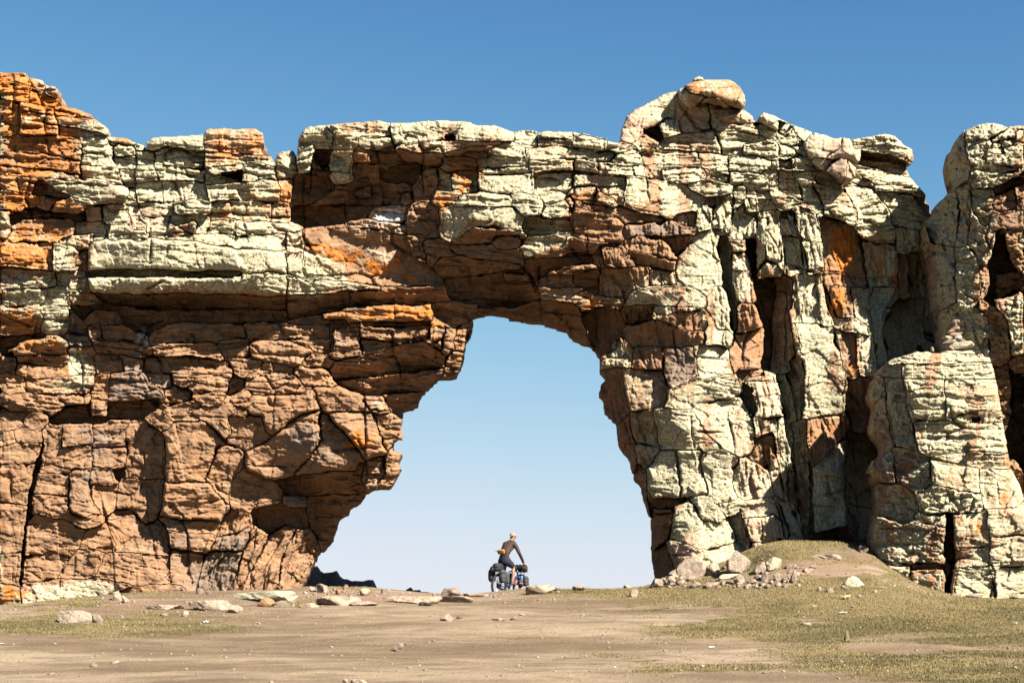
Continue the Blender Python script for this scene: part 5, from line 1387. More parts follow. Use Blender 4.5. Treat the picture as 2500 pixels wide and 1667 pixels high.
# name, cover, u, v of the foot, width px, height px, flat?, label, group
STONES = [
 ('boulder', 'm', 172, 1520, 90, 32, 1, 'grey boulder mottled with lichen, lying in the yellow turf at far left'),
 ('rock', 'p', 233, 1520, 43, 22, 1, 'pink blocky rock close beside the mottled grey boulder'),
 ('rock', 'k', 507, 1489, 120, 27, 1, 'broad pale slab with a rounded back, on the left turf beside the dirt path'),
 ('rock', 'p', 398, 1487, 116, 12, 1, 'long thin pink ledge running left from the broad pale slab'),
 ('rock', 'l', 656, 1468, 178, 26, 1, 'long cream lichened slab lying at the foot of the left leg'),
 ('rock', 'p', 284, 1465, 27, 22, 0, 'pink lump with a white top on the path edge below the left wall'),
 ('stone', 'p', 304, 1473, 20, 17, 0, 'pointed pink stone just below the pink lump on the path'),
 ('stone', 'p', 326, 1470, 8, 9, 0, 'thin upright chip to the right of the pointed pink stone'),
 ('rock', 'o', 649, 1480, 44, 16, 0, 'orange stained rock half sunk in front of the long cream slab'),
 ('rock', 'p', 698, 1480, 60, 15, 1, 'pink flat rock with a dark gap below, right of the orange stained rock'),
 ('rock', 'p', 750, 1483, 50, 12, 1, 'low pink slab at the end of the row, next to green turf'),
 ('rock', 'p', 815, 1477, 110, 24, 1, 'wide pinkish ledge slab behind the green turf, left of the pass'),
 ('rock', 'p', 880, 1478, 70, 12, 1, 'thin tail of pink bedrock sloping down from the wide ledge slab'),
 ('stone', 'p', 452, 1505, 20, 13, 0, 'small round pink stone in the yellow turf below the broad slab'),
 ('stone', 'k', 400, 1503, 28, 7, 1, 'flat pale stone left of the small round pink one'),
 ('stone', 'p', 573, 1497, 38, 15, 0, 'tilted pink stone at the right end of the broad pale slab'),
 ('stone', 'g', 487, 1449, 17, 13, 0, 'brownish round stone against the foot of the left wall'),
 ('stone', 'g', 510, 1449, 14, 9, 0, 'smaller brownish stone right of the round one at the wall foot'),
 ('stone', 'p', 760, 1444, 18, 13, 0, 'square pinkish stone tipped on its corner below the dark outcrop'),
 ('rock', 'p', 786, 1446, 40, 20, 0, 'pink broken block with a dark notch, in front of the dark outcrop'),
 ('stone', 'o', 825, 1451, 17, 14, 0, 'orange brown upright stone right of the broken block'),
 ('stone', 'o', 842, 1438, 18, 9, 0, 'bright orange stone at the foot of the dark outcrop'),
 ('stone', 'd', 855, 1454, 10, 7, 0, 'small dark chip on the earth behind the ledges'),
 ('stone', 'p', 890, 1455, 30, 15, 0, 'pale peaked stone on the turf behind the ledges'),
 ('rock', 'g', 943, 1451, 34, 16, 1, 'grey flat topped rock at the crest left of the pass'),
 ('rock', 'g', 1100, 1458, 54, 22, 0, 'brown humped rock on the skyline left of the cyclist'),
 ('rock', 'p', 1010, 1473, 128, 20, 1, 'broad pink bedrock ledge with a shaded lip, left of the cyclist'),
 ('rock', 'p', 1118, 1470, 96, 16, 1, 'pink bedrock ledge just right of the broader one, below the humped rock'),
 ('rock', 'p', 1040, 1479, 44, 12, 0, 'pale pink stone at the lower edge of the broad bedrock ledge'),
 ('rock', 'p', 1170, 1456, 70, 10, 1, 'thin pink bedrock edge crossing the track below the rear wheel'),
 ('rock', 'p', 1316, 1450, 84, 24, 1, 'pink hump of rock on the crest right of the front wheel'),
 ('rock', 'p', 1362, 1443, 34, 10, 0, 'low pink stone behind the crest hump'),
 ('rock', 'p', 1416, 1442, 44, 15, 0, 'solitary domed pink rock on the skyline in the middle of the opening'),
 ('stone', 'p', 1530, 1435, 22, 7, 0, 'tiny pale rock on the skyline near the right leg'),
 ('stone', 'k', 1546, 1457, 22, 18, 0, 'pale pointed stone standing alone in the turf left of the rubble'),
 ('stone', 'p', 1091, 1516, 30, 15, 0, 'pale angular stone in the middle of the bare track'),
 ('stone', 'd', 1123, 1510, 20, 8, 0, 'dark brown stone just right of the pale angular one'),
 ('stone', 'p', 1219, 1515, 36, 7, 1, 'flat pale stone sunk in the track, third from the left'),
 ('stone', 'g', 1262, 1514, 34, 12, 1, 'brown slab with a shaded front, rightmost of the stones across the track'),
 ('stone', 'p', 1274, 1506, 20, 7, 0, 'pale chip lying behind the brown slab on the track'),
 ('stone', 'g', 975, 1590, 32, 16, 0, 'brown and pink knobbly stone in the bare foreground'),
 ('stone', 'd', 991, 1575, 10, 5, 0, 'dark chip right behind the knobbly foreground stone'),
 ('stone', 'p', 843, 1665, 15, 10, 0, 'round tan stone at the bottom edge of the foreground'),
 ('stone', 'p', 878, 1669, 40, 11, 1, 'flat tan slab at the bottom edge, beside the round tan stone'),
 ('stone', 'g', 228, 1628, 20, 9, 0, 'grey brown stone on the bare earth at lower left'),
 ('stone', 'p', 280, 1619, 22, 7, 1, 'flat pale stone behind the grey brown one at lower left'),
 ('stone', 'g', 1508, 1604, 13, 6, 0, 'dark reddish stone on the earth right of centre'),
 ('stone', 'p', 1312, 1606, 12, 6, 0, 'pinkish pebble in the central foreground'),
 ('stone', 'p', 1265, 1629, 12, 6, 0, 'tan pebble, left of a close pair in the foreground'),
 ('stone', 'p', 1276, 1630, 10, 5, 0, 'tan pebble, right of a close pair in the foreground'),
 ('stone', 'd', 1487, 1583, 9, 5, 0, 'small brown pebble where the turf starts, right of centre'),
 ('rock', 'p', 1700, 1414, 78, 40, 0, 'big pink boulder at the foot of the right leg'),
 ('rock', 'm', 1800, 1400, 80, 48, 0, 'jagged lichened boulder with a dark hollow side, leaning by the right leg'),
 ('rock', 'k', 1745, 1403, 40, 22, 0, 'low rock squeezed between the pink and the jagged boulders'),
 ('rock', 'l', 1780, 1412, 54, 12, 1, 'flat greenish slab in front of the jagged boulder'),
 ('rock', 'k', 1856, 1400, 42, 22, 0, 'pale block leaning right of the jagged boulder'),
 ('rock', 'l', 1888, 1392, 54, 26, 0, 'wide lichened rock at the head of the rubble'),
 ('stone', 'k', 1867, 1418, 19, 20, 0, 'upright pale stone in the middle of the rubble'),
 ('stone', 'p', 1898, 1417, 16, 21, 0, 'narrow pink stone standing next to the upright pale one'),
 ('rock', 'p', 1938, 1423, 26, 23, 0, 'lumpy pink stone at the right of the rubble'),
 ('rock', 'p', 1934, 1389, 36, 14, 1, 'brown edged flat rock below the dirt slope'),
 ('stone', 'p', 1975, 1396, 34, 10, 1, 'tilted flat stone on the dirt slope'),
 ('stone', 'g', 1987, 1390, 16, 12, 0, 'grey stone on edge behind the tilted flat one'),
 ('rock', 'k', 2022, 1366, 78, 15, 1, 'long flat slab capping the grassy hump in the gully'),
 ('rock', 'l', 2089, 1430, 54, 21, 0, 'oval lichened rock alone on the turf before the pillar'),
 ('stone', 'p', 1807, 1423, 34, 14, 0, 'pink stone at the front of the rubble'),
 ('stone', 'k', 1763, 1418, 16, 9, 0, 'small pale stone in front of the flat greenish slab'),
 ('stone', 'p', 1836, 1426, 19, 10, 0, 'small rounded stone at the front of the rubble, next to the pink one'),
 ('stone', 'k', 1925, 1433, 24, 9, 0, 'low pale stone in the turf below the rubble'),
 ('stone', 'p', 1951, 1432, 11, 7, 0, 'tiny stone right of the low pale one'),
 ('stone', 'k', 2001, 1442, 14, 9, 0, 'round pale stone, left of a pair in the open turf'),
 ('stone', 'k', 2027, 1447, 20, 9, 0, 'flat pale stone, right of a pair in the open turf'),
 ('stone', 'p', 1697, 1434, 30, 10, 0, 'pointed pink stone in the turf below the big pink boulder'),
 ('stone', 'p', 1733, 1430, 27, 8, 0, 'low pink stone just right of the pointed one'),
 ('rock', 'k', 1608, 1433, 40, 22, 0, 'pale lichened rock at the left end of the rubble, on the skyline'),
 ('rock', 'k', 1640, 1428, 36, 18, 0, 'pinkish rock right of the skyline rock at the corner of the right leg'),
 ('rock', 'k', 1665, 1422, 34, 16, 0, 'small jumbled rock between the leg corner and the big pink boulder'),
 ('stone', 'p', 2138, 1447, 14, 8, 0, 'reddish stone in the turf before the pillar'),
 ('stone', 'p', 2157, 1436, 19, 5, 1, 'thin sunk stone behind the reddish one'),
 ('stone', 'p', 2060, 1437, 16, 7, 0, 'small pink stone left of the oval lichened rock'),
 ('stone', 'p', 1988, 1481, 20, 6, 1, 'flat orange pink stone in the bare patch'),
 ('stone', 'p', 2085, 1483, 12, 5, 1, 'pale chip at the right end of the bare patch'),
 ('stone', 'p', 1967, 1525, 32, 6, 1, 'flat pink stone flush with the turf behind the upright ground squirrel'),
 ('rock', 'g', 2107, 1350, 28, 15, 0, 'dark rock in the shaded mouth of the gully'),
 ('stone', 'k', 1960, 1344, 20, 5, 1, 'flat pale stone at the top of the grassy slope'),
 ('rock', 'k', 1650, 1412, 44, 18, 0, 'cream rock tight against the foot of the right leg'),
 ('stone', 'g', 2380, 1458, 40, 8, 1, 'low reddish stone against the foot of the pillar'),
 ('stone', 'p', 2480, 1462, 30, 9, 0, 'pinkish stone at the right end of the pillar foot'),
]
for i, (nm, cv, u, v, w, h, fl, lb) in enumerate(STONES):
    x, y, z = ground_at(u, v)
    pm = F / y
    W, H = w / pm * .92, h / pm * .88
    thin = H / max(W, .01)
    D = W * (.75 if not fl else .55)
    me = stone_mesh(nm, W * 1.12, D, H * 1.5, 100 + i, S_COV[cv], sub=4 if w > 34 else (3 if w > 14 else 2), facets=12 if not fl else 9, flat=.62 if fl else 0, rough=.06)
    o = bpy.data.objects.new(nm, me); COL.objects.link(o)
    o.location = (x, y + D * .28, z - H * .22)
    o.rotation_euler = (0, 0, random.Random(i).uniform(-.35, .35))
    tag(o, lb, nm)

# shaded outcrop behind the pass, and one low dark rock further right
def outcrop(name, pts, Y, depth, label, seed):
    """low ridge of rock: profile in photo columns, built as a real mass with depth"""
    bm = bmesh.new(); rr = random.Random(seed); rows = []
    us = np.linspace(pts[0][0], pts[-1][0], 60); vs = np.interp(us, [p[0] for p in pts], [p[1] for p in pts])
    nd = 14; base = ground_h(0, Y) - 3.0
    for j in range(nd + 1):
        t = j / nd; yy = Y - depth / 2 + depth * t; row = []
        for u, v in zip(us, vs):
            x = (u - 1250) / F * Y; zt = EYE + (VH - v) / F * Y
            f = math.sin(math.pi * min(1, max(0, t))) ** .45
            z = base + (zt - base) * f + .30 * float(fbm(np.array([x * 1.1]), np.array([yy * 1.7]), 70 + seed, 5, .65)[0]) * f
            row.append(bm.verts.new((x, yy + .2 * float(fbm(np.array([x * 1.1]), np.array([z * 1.4]), 71, 3)[0]), z)))
        rows.append(row)
    for j in range(nd):
        for i in range(len(us) - 1): bm.faces.new((rows[j][i], rows[j][i + 1], rows[j + 1][i + 1], rows[j + 1][i]))
    o = obj_bm(name, bm, M_STONE)
    a = o.data.attributes.new('cover', 'FLOAT_COLOR', 'POINT'); a.data.foreach_set('color', np.tile(np.array([.1, 0, .7, 1], np.float32), len(o.data.vertices)))
    tag(o, label, 'rock outcrop')
outcrop('rock_outcrop', [(690, 1340), (760, 1372), (775, 1380), (784, 1396), (790, 1400), (803, 1402), (812, 1403), (816, 1399), (822, 1398), (830, 1410), (840, 1415), (852, 1418), (868, 1414), (895, 1413), (910, 1411), (916, 1425), (922, 1437), (935, 1450), (940, 1475)],
        62, 5.0, 'low black shaded outcrop behind the left leg of the arch', 1)
outcrop('rock_outcrop', [(975, 1446), (990, 1440), (999, 1436), (1004, 1437), (1008, 1444), (1030, 1447), (1055, 1452), (1070, 1465)], 60, 3.0, 'small dark rock edge on the skyline left of the humped rock', 2)

# cairn
cx, cy_, cz_ = (2333 - 1250) / F * 44.72, 44.72, EYE + (VH - 866) / F * 44.72
cairn = tag(empty('cairn', (cx, cy_, cz_)), 'small cairn of flat stacked stones on top of the rock pillar', 'cairn')
CA = [(2336, 868, 96, 9, 'l'), (2318, 858, 44, 7, 'k'), (2332, 850, 78, 12, 'l'), (2320, 840, 40, 8, 'k'), (2345, 838, 40, 8, 'g'), (2317, 831, 32, 8, 'l'), (2337, 828, 32, 8, 'l'), (2330, 820, 40, 6, 'g'),
      (2323, 813, 34, 6, 'o'), (2333, 806, 32, 9, 'm'), (2326, 799, 36, 4, 'g'), (2329, 793, 32, 5, 'k'), (2331, 788, 20, 6, 'g')]
for i, (u, v, w, h, c) in enumerate(CA):
    pm = F / cy_; W = w / pm; H = h / pm
    me = stone_mesh('stone', W * 1.1, W * .8, H * 1.7, 300 + i, S_COV[c], sub=2, facets=8, flat=.6, rough=.05)
    o = bpy.data.objects.new('stone', me); COL.objects.link(o); o.parent = cairn
    o.location = ((u - 1250) / F * cy_ - cx, 0, EYE + (VH - v) / F * cy_ - cz_ - H * .15)
    o.rotation_euler = (0, 0, i * 1.3)
for (u, v, w, h, lb) in ((2249, 866, 17, 8, 'pale pebble on the pillar top left of the cairn'), (2246 + 30, 853, 12, 8, 'little stone leaning at the left foot of the cairn')):
    pm = F / cy_
    me = stone_mesh('stone', w / pm, w / pm, h / pm * 1.4, 350 + w, S_COV['l'], sub=2)
    o = bpy.data.objects.new('stone', me); COL.objects.link(o); o.location = ((u - 1250) / F * cy_, cy_, EYE + (VH - v) / F * cy_ - h / pm * .6); tag(o, lb, 'stone')
for (u, v, w, h, lb) in ():
    pass

# bits of litter
M_PAPER = plain('paper', (.80, .80, .80), .6); M_RED = plain('red_wrapper', (.65, .06, .03), .5); M_BLUEP = plain('blue_wrapper', (.10, .30, .62), .5)
LIT = [(503, 1520, 12, 6, M_PAPER, 'crumpled white scrap of paper on the left turf'), (6, 1573, 9, 4, M_PAPER, 'white scrap of paper at the far left edge'), (73, 1516, 6, 3, M_PAPER, 'tiny white scrap in the yellow turf left of the mottled boulder'),
       (135, 1573, 5, 3, M_PAPER, 'tiny white scrap at the lower edge of the left turf'), (629, 1521, 9, 2, M_PAPER, 'thin white strip on the earth beside the left turf'), (1715, 1628, 9, 5, M_PAPER, 'crumpled white scrap in the lower right turf'),
       (1738, 1581, 15, 4, M_PAPER, 'white strip of litter on the bare patch right of centre'), (2057, 1497, 20, 4, M_PAPER, 'long white strip of litter in front of the pillar, on the turf'), (1838, 1652, 6, 3, M_RED, 'tiny red wrapper near the bottom edge at right'),
       (1771, 1608, 6, 3, M_BLUEP, 'tiny blue wrapper in the turf right of centre'), (1500, 1630, 9, 3, M_PAPER, 'white scrap on the earth near the bottom, right of centre'), (2480, 1522, 8, 3, M_PAPER, 'white scrap near the right edge below the pillar'),
       (1643, 1653, 6, 3, M_PAPER, 'white scrap lowest of all, left of the red wrapper'), (2102, 1630, 7, 2, M_PAPER, 'pair of pale flecks of paper low in the right turf'), (1679, 1520, 5, 3, M_PAPER, 'tiny white fleck at the edge of the upper right turf')]
for i, (u, v, w, h, m, lb) in enumerate(LIT):
    x, y, z = ground_at(u, v); pm = F / y; r = random.Random(i)
    bm = bmesh.new(); nx, ny = 5, 4; g_ = [[None] * (ny + 1) for _ in range(nx + 1)]
    for a in range(nx + 1):
        for b in range(ny + 1):
            g_[a][b] = bm.verts.new(((a / nx - .5) * w / pm, (b / ny - .5) * w / pm * .7, abs(r.gauss(0, .5)) * h / pm * .8 + .01))
    for a in range(nx):
        for b in range(ny): bm.faces.new((g_[a][b], g_[a + 1][b], g_[a + 1][b + 1], g_[a][b + 1]))
    o = obj_bm('litter', bm, m); o.location = (x, y, z + .004); tag(o, lb, 'litter')
# ------------------------------------------------------------------ cyclist, loaded bicycle and bags
def skin(name, pts, edges, mat, parent=None, sub=2, root=0):
    """pts: (x, y, z, r[, r2]); one continuous tapered surface"""
    me = bpy.data.meshes.new(name + '_cage')
    me.from_pydata([p[:3] for p in pts], edges, [])
    o = bpy.data.objects.new(name, me); COL.objects.link(o)
    m = o.modifiers.new('skin', 'SKIN')
    me.attributes
    if not me.skin_vertices:
        pass
    sv = me.skin_vertices[0].data
    for i, p in enumerate(pts):
        sv[i].radius = (p[3], p[4] if len(p) > 4 else p[3]); sv[i].use_root = (i == root)
    m.use_smooth_shade = True
    if sub:
        s = o.modifiers.new('sub', 'SUBSURF'); s.levels = sub; s.render_levels = sub
    bpy.context.view_layer.update()
    dg = bpy.context.evaluated_depsgraph_get()
    em = bpy.data.meshes.new_from_object(o.evaluated_get(dg))
    em.name = name
    o.modifiers.clear(); o.data = em; bpy.data.meshes.remove(me)
    em.materials.clear(); em.materials.append(mat)
    if parent is not None: o.parent = parent
    return o

def tube(bm, pts, r, n=10, closed=False):
    P = [Vector(p) for p in pts]; rings = []
    for i, p in enumerate(P):
        a = P[(i - 1) % len(P)] if (closed or i > 0) else p; b = P[(i + 1) % len(P)] if (closed or i < len(P) - 1) else p
        d = (b - a).normalized(); u = d.orthogonal().normalized() if abs(d.y) > .9 else d.cross(Vector((0, 1, 0))).normalized()
        w = d.cross(u).normalized(); rad = r[i] if isinstance(r, (list, tuple)) else r
        rings.append([bm.verts.new(p + (u * math.cos(t) + w * math.sin(t)) * rad) for t in [2 * math.pi * k / n for k in range(n)]])
    m = len(rings)
    for i in range(m if closed else m - 1):
        A, B = rings[i], rings[(i + 1) % m]
        for k in range(n): bm.faces.new((A[k], A[(k + 1) % n], B[(k + 1) % n], B[k]))
    if not closed:
        bm.faces.new(rings[0][::-1]); bm.faces.new(rings[-1])

def bag_mesh(bm, c, sx, sy, sz, top=.8, bulge=.12, n=4, seed=0, roll=True, rot=0.0):
    """soft pack: superellipse sections stacked upward, cinched at the top"""
    r = random.Random(seed); rings = []; H = 9; N = 20
    for i in range(H + 1):
        t = i / H; k = (math.sin(math.pi * min(.5, t * 1.6 + .10)) ** .5) * (1 - (1 - top) * max(0, t - .55) / .45)
        if i == H: k *= .55
        row = []
        for j in range(N):
            a = 2 * math.pi * j / N; ca, sa_ = math.cos(a), math.sin(a)
            q = (abs(ca) ** n + abs(sa_) ** n) ** (-1 / n)
            w = 1 + bulge * .4 * math.sin(t * 9 + j * .9 + seed) * .3 + r.uniform(-.025, .025)
            x, y = ca * q * sx / 2 * k * w, sa_ * q * sy / 2 * k * w * (1 - (.5 * max(0, t - .8) / .2 if roll else 0))
            row.append(bm.verts.new((c[0] + x * math.cos(rot) - y * math.sin(rot), c[1] + x * math.sin(rot) + y * math.cos(rot), c[2] - sz / 2 + sz * t)))
        rings.append(row)
    for i in range(H):
        for j in range(N): bm.faces.new((rings[i][j], rings[i][(j + 1) % N], rings[i + 1][(j + 1) % N], rings[i + 1][j]))
    bm.faces.new(rings[0][::-1]); bm.faces.new(rings[-1])

HEAD = math.acos(.588)                 # the track leads away to the right
bY = 46.2
bX = (1160 + 505 / 8.711 - 1250) / F * bY
bZ = EYE + (VH - (1280 + 1566 / 8.711)) / F * bY
M_TYRE = plain('tyre_rubber', (.022, .021, .02), .8); M_ALU = plain('brushed_metal', (.45, .45, .46), .35, .9); M_BLK = plain('black_parts', (.02, .02, .022), .5)
M_BLUE = plain('blue_frame_paint', (.015, .055, .21), .3, 0, .5); M_BAGG = plain('grey_bag_fabric', (.060, .063, .066), .8); M_BAGB = plain('black_bag_fabric', (.018, .018, .02), .75)
M_TAN = plain('tan_bag_fabric', (.36, .27, .12), .8); M_ORB = plain('orange_bottle', (.62, .085, .02), .4); M_BLB = plain('blue_bottle', (.08, .22, .5), .35)
M_SKIN = plain('skin', (.42, .205, .125), .55); M_SHIRT = plain('brown_shirt', (.060, .032, .022), .85); M_SLEEVE = plain('dark_sleeve', (.026, .016, .014), .85)
M_SHORT = plain('navy_shorts', (.018, .024, .040), .85); M_CAP = plain('khaki_cap', (.33, .29, .15), .8); M_CAPD = plain('dark_cap_back', (.07, .06, .05), .8); M_SHOE = plain('grey_shoe', (.11, .095, .08), .8)
M_SOLE = plain('pale_sole', (.30, .27, .22), .7); M_PACK = plain('ochre_hip_pack', (.52, .235, .075), .7); M_HAIR = plain('dark_hair', (.03, .02, .015), .9); M_LENS = plain('dark_lens', (.01, .01, .012), .15)

bike = tag(empty('bicycle', (bX, bY, bZ), HEAD), 'loaded fat tyred touring bicycle with a blue frame on the crest of the pass', 'bicycle')
WR, TR = .335, .036; WB = 1.13; HZ = WR + TR
def wheel(x, y=0, steer=0.0):
    w = empty('wheel', (x, y, HZ), steer); w.parent = bike
    circ = lambda r, n=48: [(r * math.cos(2 * math.pi * i / n), 0, r * math.sin(2 * math.pi * i / n)) for i in range(n)]
    bm = bmesh.new(); tube(bm, circ(WR), TR, 12, True)
    for i in range(72):                          # knobs
        a = 2 * math.pi * i / 72
        for s in (-.018, .018, 0):
            m = Matrix.Translation((math.cos(a) * (WR + TR + .001), s, math.sin(a) * (WR + TR + .001))) @ Matrix.Rotation(-a, 4, 'Y') @ Matrix.Diagonal((.008, .010, .014, 1))
            bmesh.ops.create_cube(bm, size=1, matrix=m)
    obj_bm('tyre', bm, M_TYRE, w, True)
    bm = bmesh.new(); tube(bm, circ(WR - TR * .75), .014, 8, True); obj_bm('rim', bm, M_BLK, w, True)
    bm = bmesh.new()
    for i in range(32):
        a = 2 * math.pi * i / 32; s = .03 * (1 if i % 2 else -1); b = a + .5 * (1 if (i // 2) % 2 else -1)
        tube(bm, [(.022 * math.cos(b), s, .022 * math.sin(b)), ((WR - TR) * math.cos(a), 0, (WR - TR) * math.sin(a))], .0016, 4)
    obj_bm('spokes', bm, M_ALU, w)
    bm = bmesh.new(); tube(bm, [(0, -.06, 0), (0, -.03, 0), (0, .03, 0), (0, .06, 0)], [.012, .026, .026, .012], 14); obj_bm('hub', bm, M_BLK, w, True)
    bm = bmesh.new(); tube(bm, [(0, .035, 0), (0, .037, 0)], .08, 28); obj_bm('brake_disc', bm, M_ALU, w)
wheel(0); wheel(WB, 0, R(-4))
BB = (.44, 0, .34); SEAT = (.27, 0, .86); HT = (.93, 0, .86); HB = (.965, 0, .72)
bm = bmesh.new()
tube(bm, [BB, SEAT], .018); tube(bm, [(.30, 0, .78), HT], .019); tube(bm, [BB, (.80, 0, .55), HB], .023); tube(bm, [HT, HB], .024)
for s in (-1, 1):
    tube(bm, [(0, s * .07, HZ), (.12, s * .065, HZ - .01), (.42, s * .03, .34)], .011); tube(bm, [(0, s * .07, HZ), (.08, s * .06, .52), (.30, s * .02, .78)], .009)
obj_bm('frame', bm, M_BLUE, bike, True)
bm = bmesh.new()
tube(bm, [HT, (.985, 0, .67)], .02)
for s in (-1, 1): tube(bm, [(.985, 0, .67), (.99, s * .06, .66), (1.02, s * .068, .60), (WB, s * .065, HZ)], .014)
obj_bm('fork', bm, M_BLUE, bike, True)
bm = bmesh.new(); tube(bm, [SEAT, (.255, 0, .93)], .014); obj_bm('seat_post', bm, M_BLK, bike, True)
sk_ = skin('saddle', [(.12, 0, .955, .075, .022), (.20, 0, .955, .065, .022), (.30, 0, .955, .03, .018), (.40, 0, .95, .02, .016)], [(0, 1), (1, 2), (2, 3)], M_BLK, bike, 1)
bm = bmesh.new(); tube(bm, [(.925, 0, .87), (.90, 0, .97), (.96, 0, 1.00)], .016)
tube(bm, [(.86, -.36, 1.00), (.92, -.26, 1.01), (.96, -.08, 1.01), (.96, .08, 1.01), (.92, .26, 1.01), (.86, .36, 1.00)], .013); obj_bm('handlebar', bm, M_BLK, bike, True)
for s in (-1, 1):
    bm = bmesh.new(); tube(bm, [(.80, s * .37, 1.0), (.89, s * .31, 1.008)], .018); obj_bm('grip', bm, M_BLK, bike, True)
    bm = bmesh.new(); tube(bm, [(.92, s * .24, 1.0), (.96, s * .27, .98), (.93, s * .35, .965)], .006); obj_bm('brake_lever', bm, M_ALU, bike, True)
CA_ = R(32)
bm = bmesh.new()
for k in range(36):
    a0, a1 = 2 * math.pi * k / 36, 2 * math.pi * (k + 1) / 36
tube(bm, [(BB[0], -.055, BB[2]), (BB[0], -.050, BB[2])], .075, 30); obj_bm('chainring', bm, M_BLK, bike)
for s, sg in ((-1, 1), (1, -1)):
    ex, ez = BB[0] + sg * .172 * math.cos(CA_), BB[2] + sg * .172 * math.sin(CA_)
    bm = bmesh.new(); tube(bm, [(BB[0], s * .03, BB[2]), (BB[0], s * .07, BB[2]), (ex, s * .085, ez)], .012); obj_bm('crank_arm', bm, M_BLK, bike, True)
    bm = bmesh.new(); bmesh.ops.create_cube(bm, size=1, matrix=Matrix.Translation((ex, s * .145, ez)) @ Matrix.Diagonal((.10, .10, .018, 1))); bmesh.ops.bevel(bm, geom=bm.edges[:], offset=.006, segments=1); obj_bm('pedal', bm, M_BLK, bike)
bm = bmesh.new(); tube(bm, [(BB[0], -.052, BB[2] + .075), (.2, -.052, .42), (0, -.052, HZ + .05), (-.05, -.052, HZ), (0, -.052, HZ - .05), (.05, -.052, HZ - .12), (BB[0], -.052, BB[2] - .075)], .005, 6); obj_bm('chain', bm, M_BLK, bike)
bm = bmesh.new(); tube(bm, [(0, -.058, HZ), (0, -.045, HZ)], [.035, .065], 24); obj_bm('cassette', bm, M_ALU, bike)
bm = bmesh.new()
for s in (-1, 1):
    tube(bm, [(.24, s * .05, .80), (.12, s * .06, .79), (-.26, s * .06, .79)], .006, 6)
    for xx in (-.14, .02, .1): tube(bm, [(0, s * .075, HZ), (xx, s * .065, .79)], .005, 6)
for xx in (-.26, -.1, .06): tube(bm, [(xx, -.06, .79), (xx, .06, .79)], .005, 6)
obj_bm('rear_rack', bm, M_BLK, bike, True)
bm = bmesh.new()
for s in (-1, 1):
    tube(bm, [(1.0, s * .05, .80), (1.12, s * .07, .80), (1.40, s * .07, .80)], .007, 6)
    for xx in (1.08, 1.22): tube(bm, [(WB, s * .08, HZ), (xx, s * .07, .80)], .006, 6)
for xx in (1.10, 1.25, 1.40): tube(bm, [(xx, -.07, .80), (xx, .07, .80)], .006, 6)
obj_bm('front_rack', bm, M_BLUE, bike, True)

def at_bike(o):
    o.location = (bX, bY, bZ); o.rotation_euler = (0, 0, HEAD); return o
def bag(name, c, sx, sy, sz, m, lb, cat, seed, straps=(), strap_m=None, **k):
    root = at_bike(tag(empty(name), lb, cat))
    bm = bmesh.new(); bag_mesh(bm, c, sx, sy, sz, seed=seed, **k); obj_bm('body', bm, m, root, True)
    for z in straps:
        bm = bmesh.new(); N = 20; q = [((c[0] + math.copysign(abs(math.cos(a)) ** .5, math.cos(a)) * (sx / 2 + .004)), (c[1] + math.copysign(abs(math.sin(a)) ** .5, math.sin(a)) * (sy / 2 + .004)), c[2] + z) for a in [2 * math.pi * i / N for i in range(N)]]
        tube(bm, q, .007, 6, True); obj_bm('strap', bm, strap_m or M_BAGB, root, True)
    return root
bag('pannier', (-.06, -.19, .66), .25, .17, .40, M_BAGG, 'grey rear pannier on the near side of the bicycle', 'pannier', 1, (.10, -.05), top=.8)
bag('pannier', (-.08, .20, .70), .24, .17, .42, M_BAGG, 'grey rear pannier on the far side of the bicycle', 'pannier', 2, (.10,), top=.75)
bag('dry_bag', (-.05, 0, .93), .40, .27, .25, M_BAGB, 'black duffel piled on the rear rack of the bicycle', 'bag', 3, (.03,), M_BAGG, n=2.6, roll=False)
bag('rack_pouch', (-.20, .08, .88), .14, .16, .17, M_BAGG, 'small pale grey pouch behind the black duffel on the rear rack', 'bag', 4, (), n=3)
bag('frame_bag', (.52, 0, .60), .26, .075, .34, M_BAGG, 'grey bag filling the frame triangle of the bicycle', 'bag', 5, (), n=5, top=1.0, roll=False)
bag('pannier', (1.15, -.17, .53), .19, .15, .32, M_BAGG, 'grey front pannier on the near side of the bicycle', 'pannier', 6, (.08, -.02), top=.8)
bag('pannier', (1.17, .17, .55), .18, .14, .28, M_BAGB, 'dark front pannier on the far side of the bicycle', 'pannier', 7, (.04,), top=.8)
root = at_bike(tag(empty('handlebar_bag'), 'tan and black rolled bag strapped across the handlebar', 'bag'))
bm = bmesh.new(); tube(bm, [(1.09, -.25, .93), (1.09, -.235, .93), (1.09, -.12, .92), (1.09, 0, .92), (1.09, .14, .92), (1.09, .25, .93)], [.05, .095, .105, .11, .105, .06], 18); obj_bm('roll', bm, M_BAGB, root, True)
bm = bmesh.new(); bag_mesh(bm, (1.16, -.13, .93), .12, .24, .24, seed=9, n=3); obj_bm('pouch', bm, M_TAN, root, True)
for yy in (-.17, 0.0, .12):
    bm = bmesh.new(); tube(bm, [(1.09 + .118 * math.cos(a), yy, .92 + .118 * math.sin(a)) for a in [2 * math.pi * i / 18 for i in range(18)]], .008, 6, True); obj_bm('strap', bm, M_BLK, root, True)
bag('top_tube_bag', (.80, 0, .95), .20, .07, .12, M_BAGB, 'small black bag on the top tube behind the handlebar', 'bag', 10, (), roll=False)
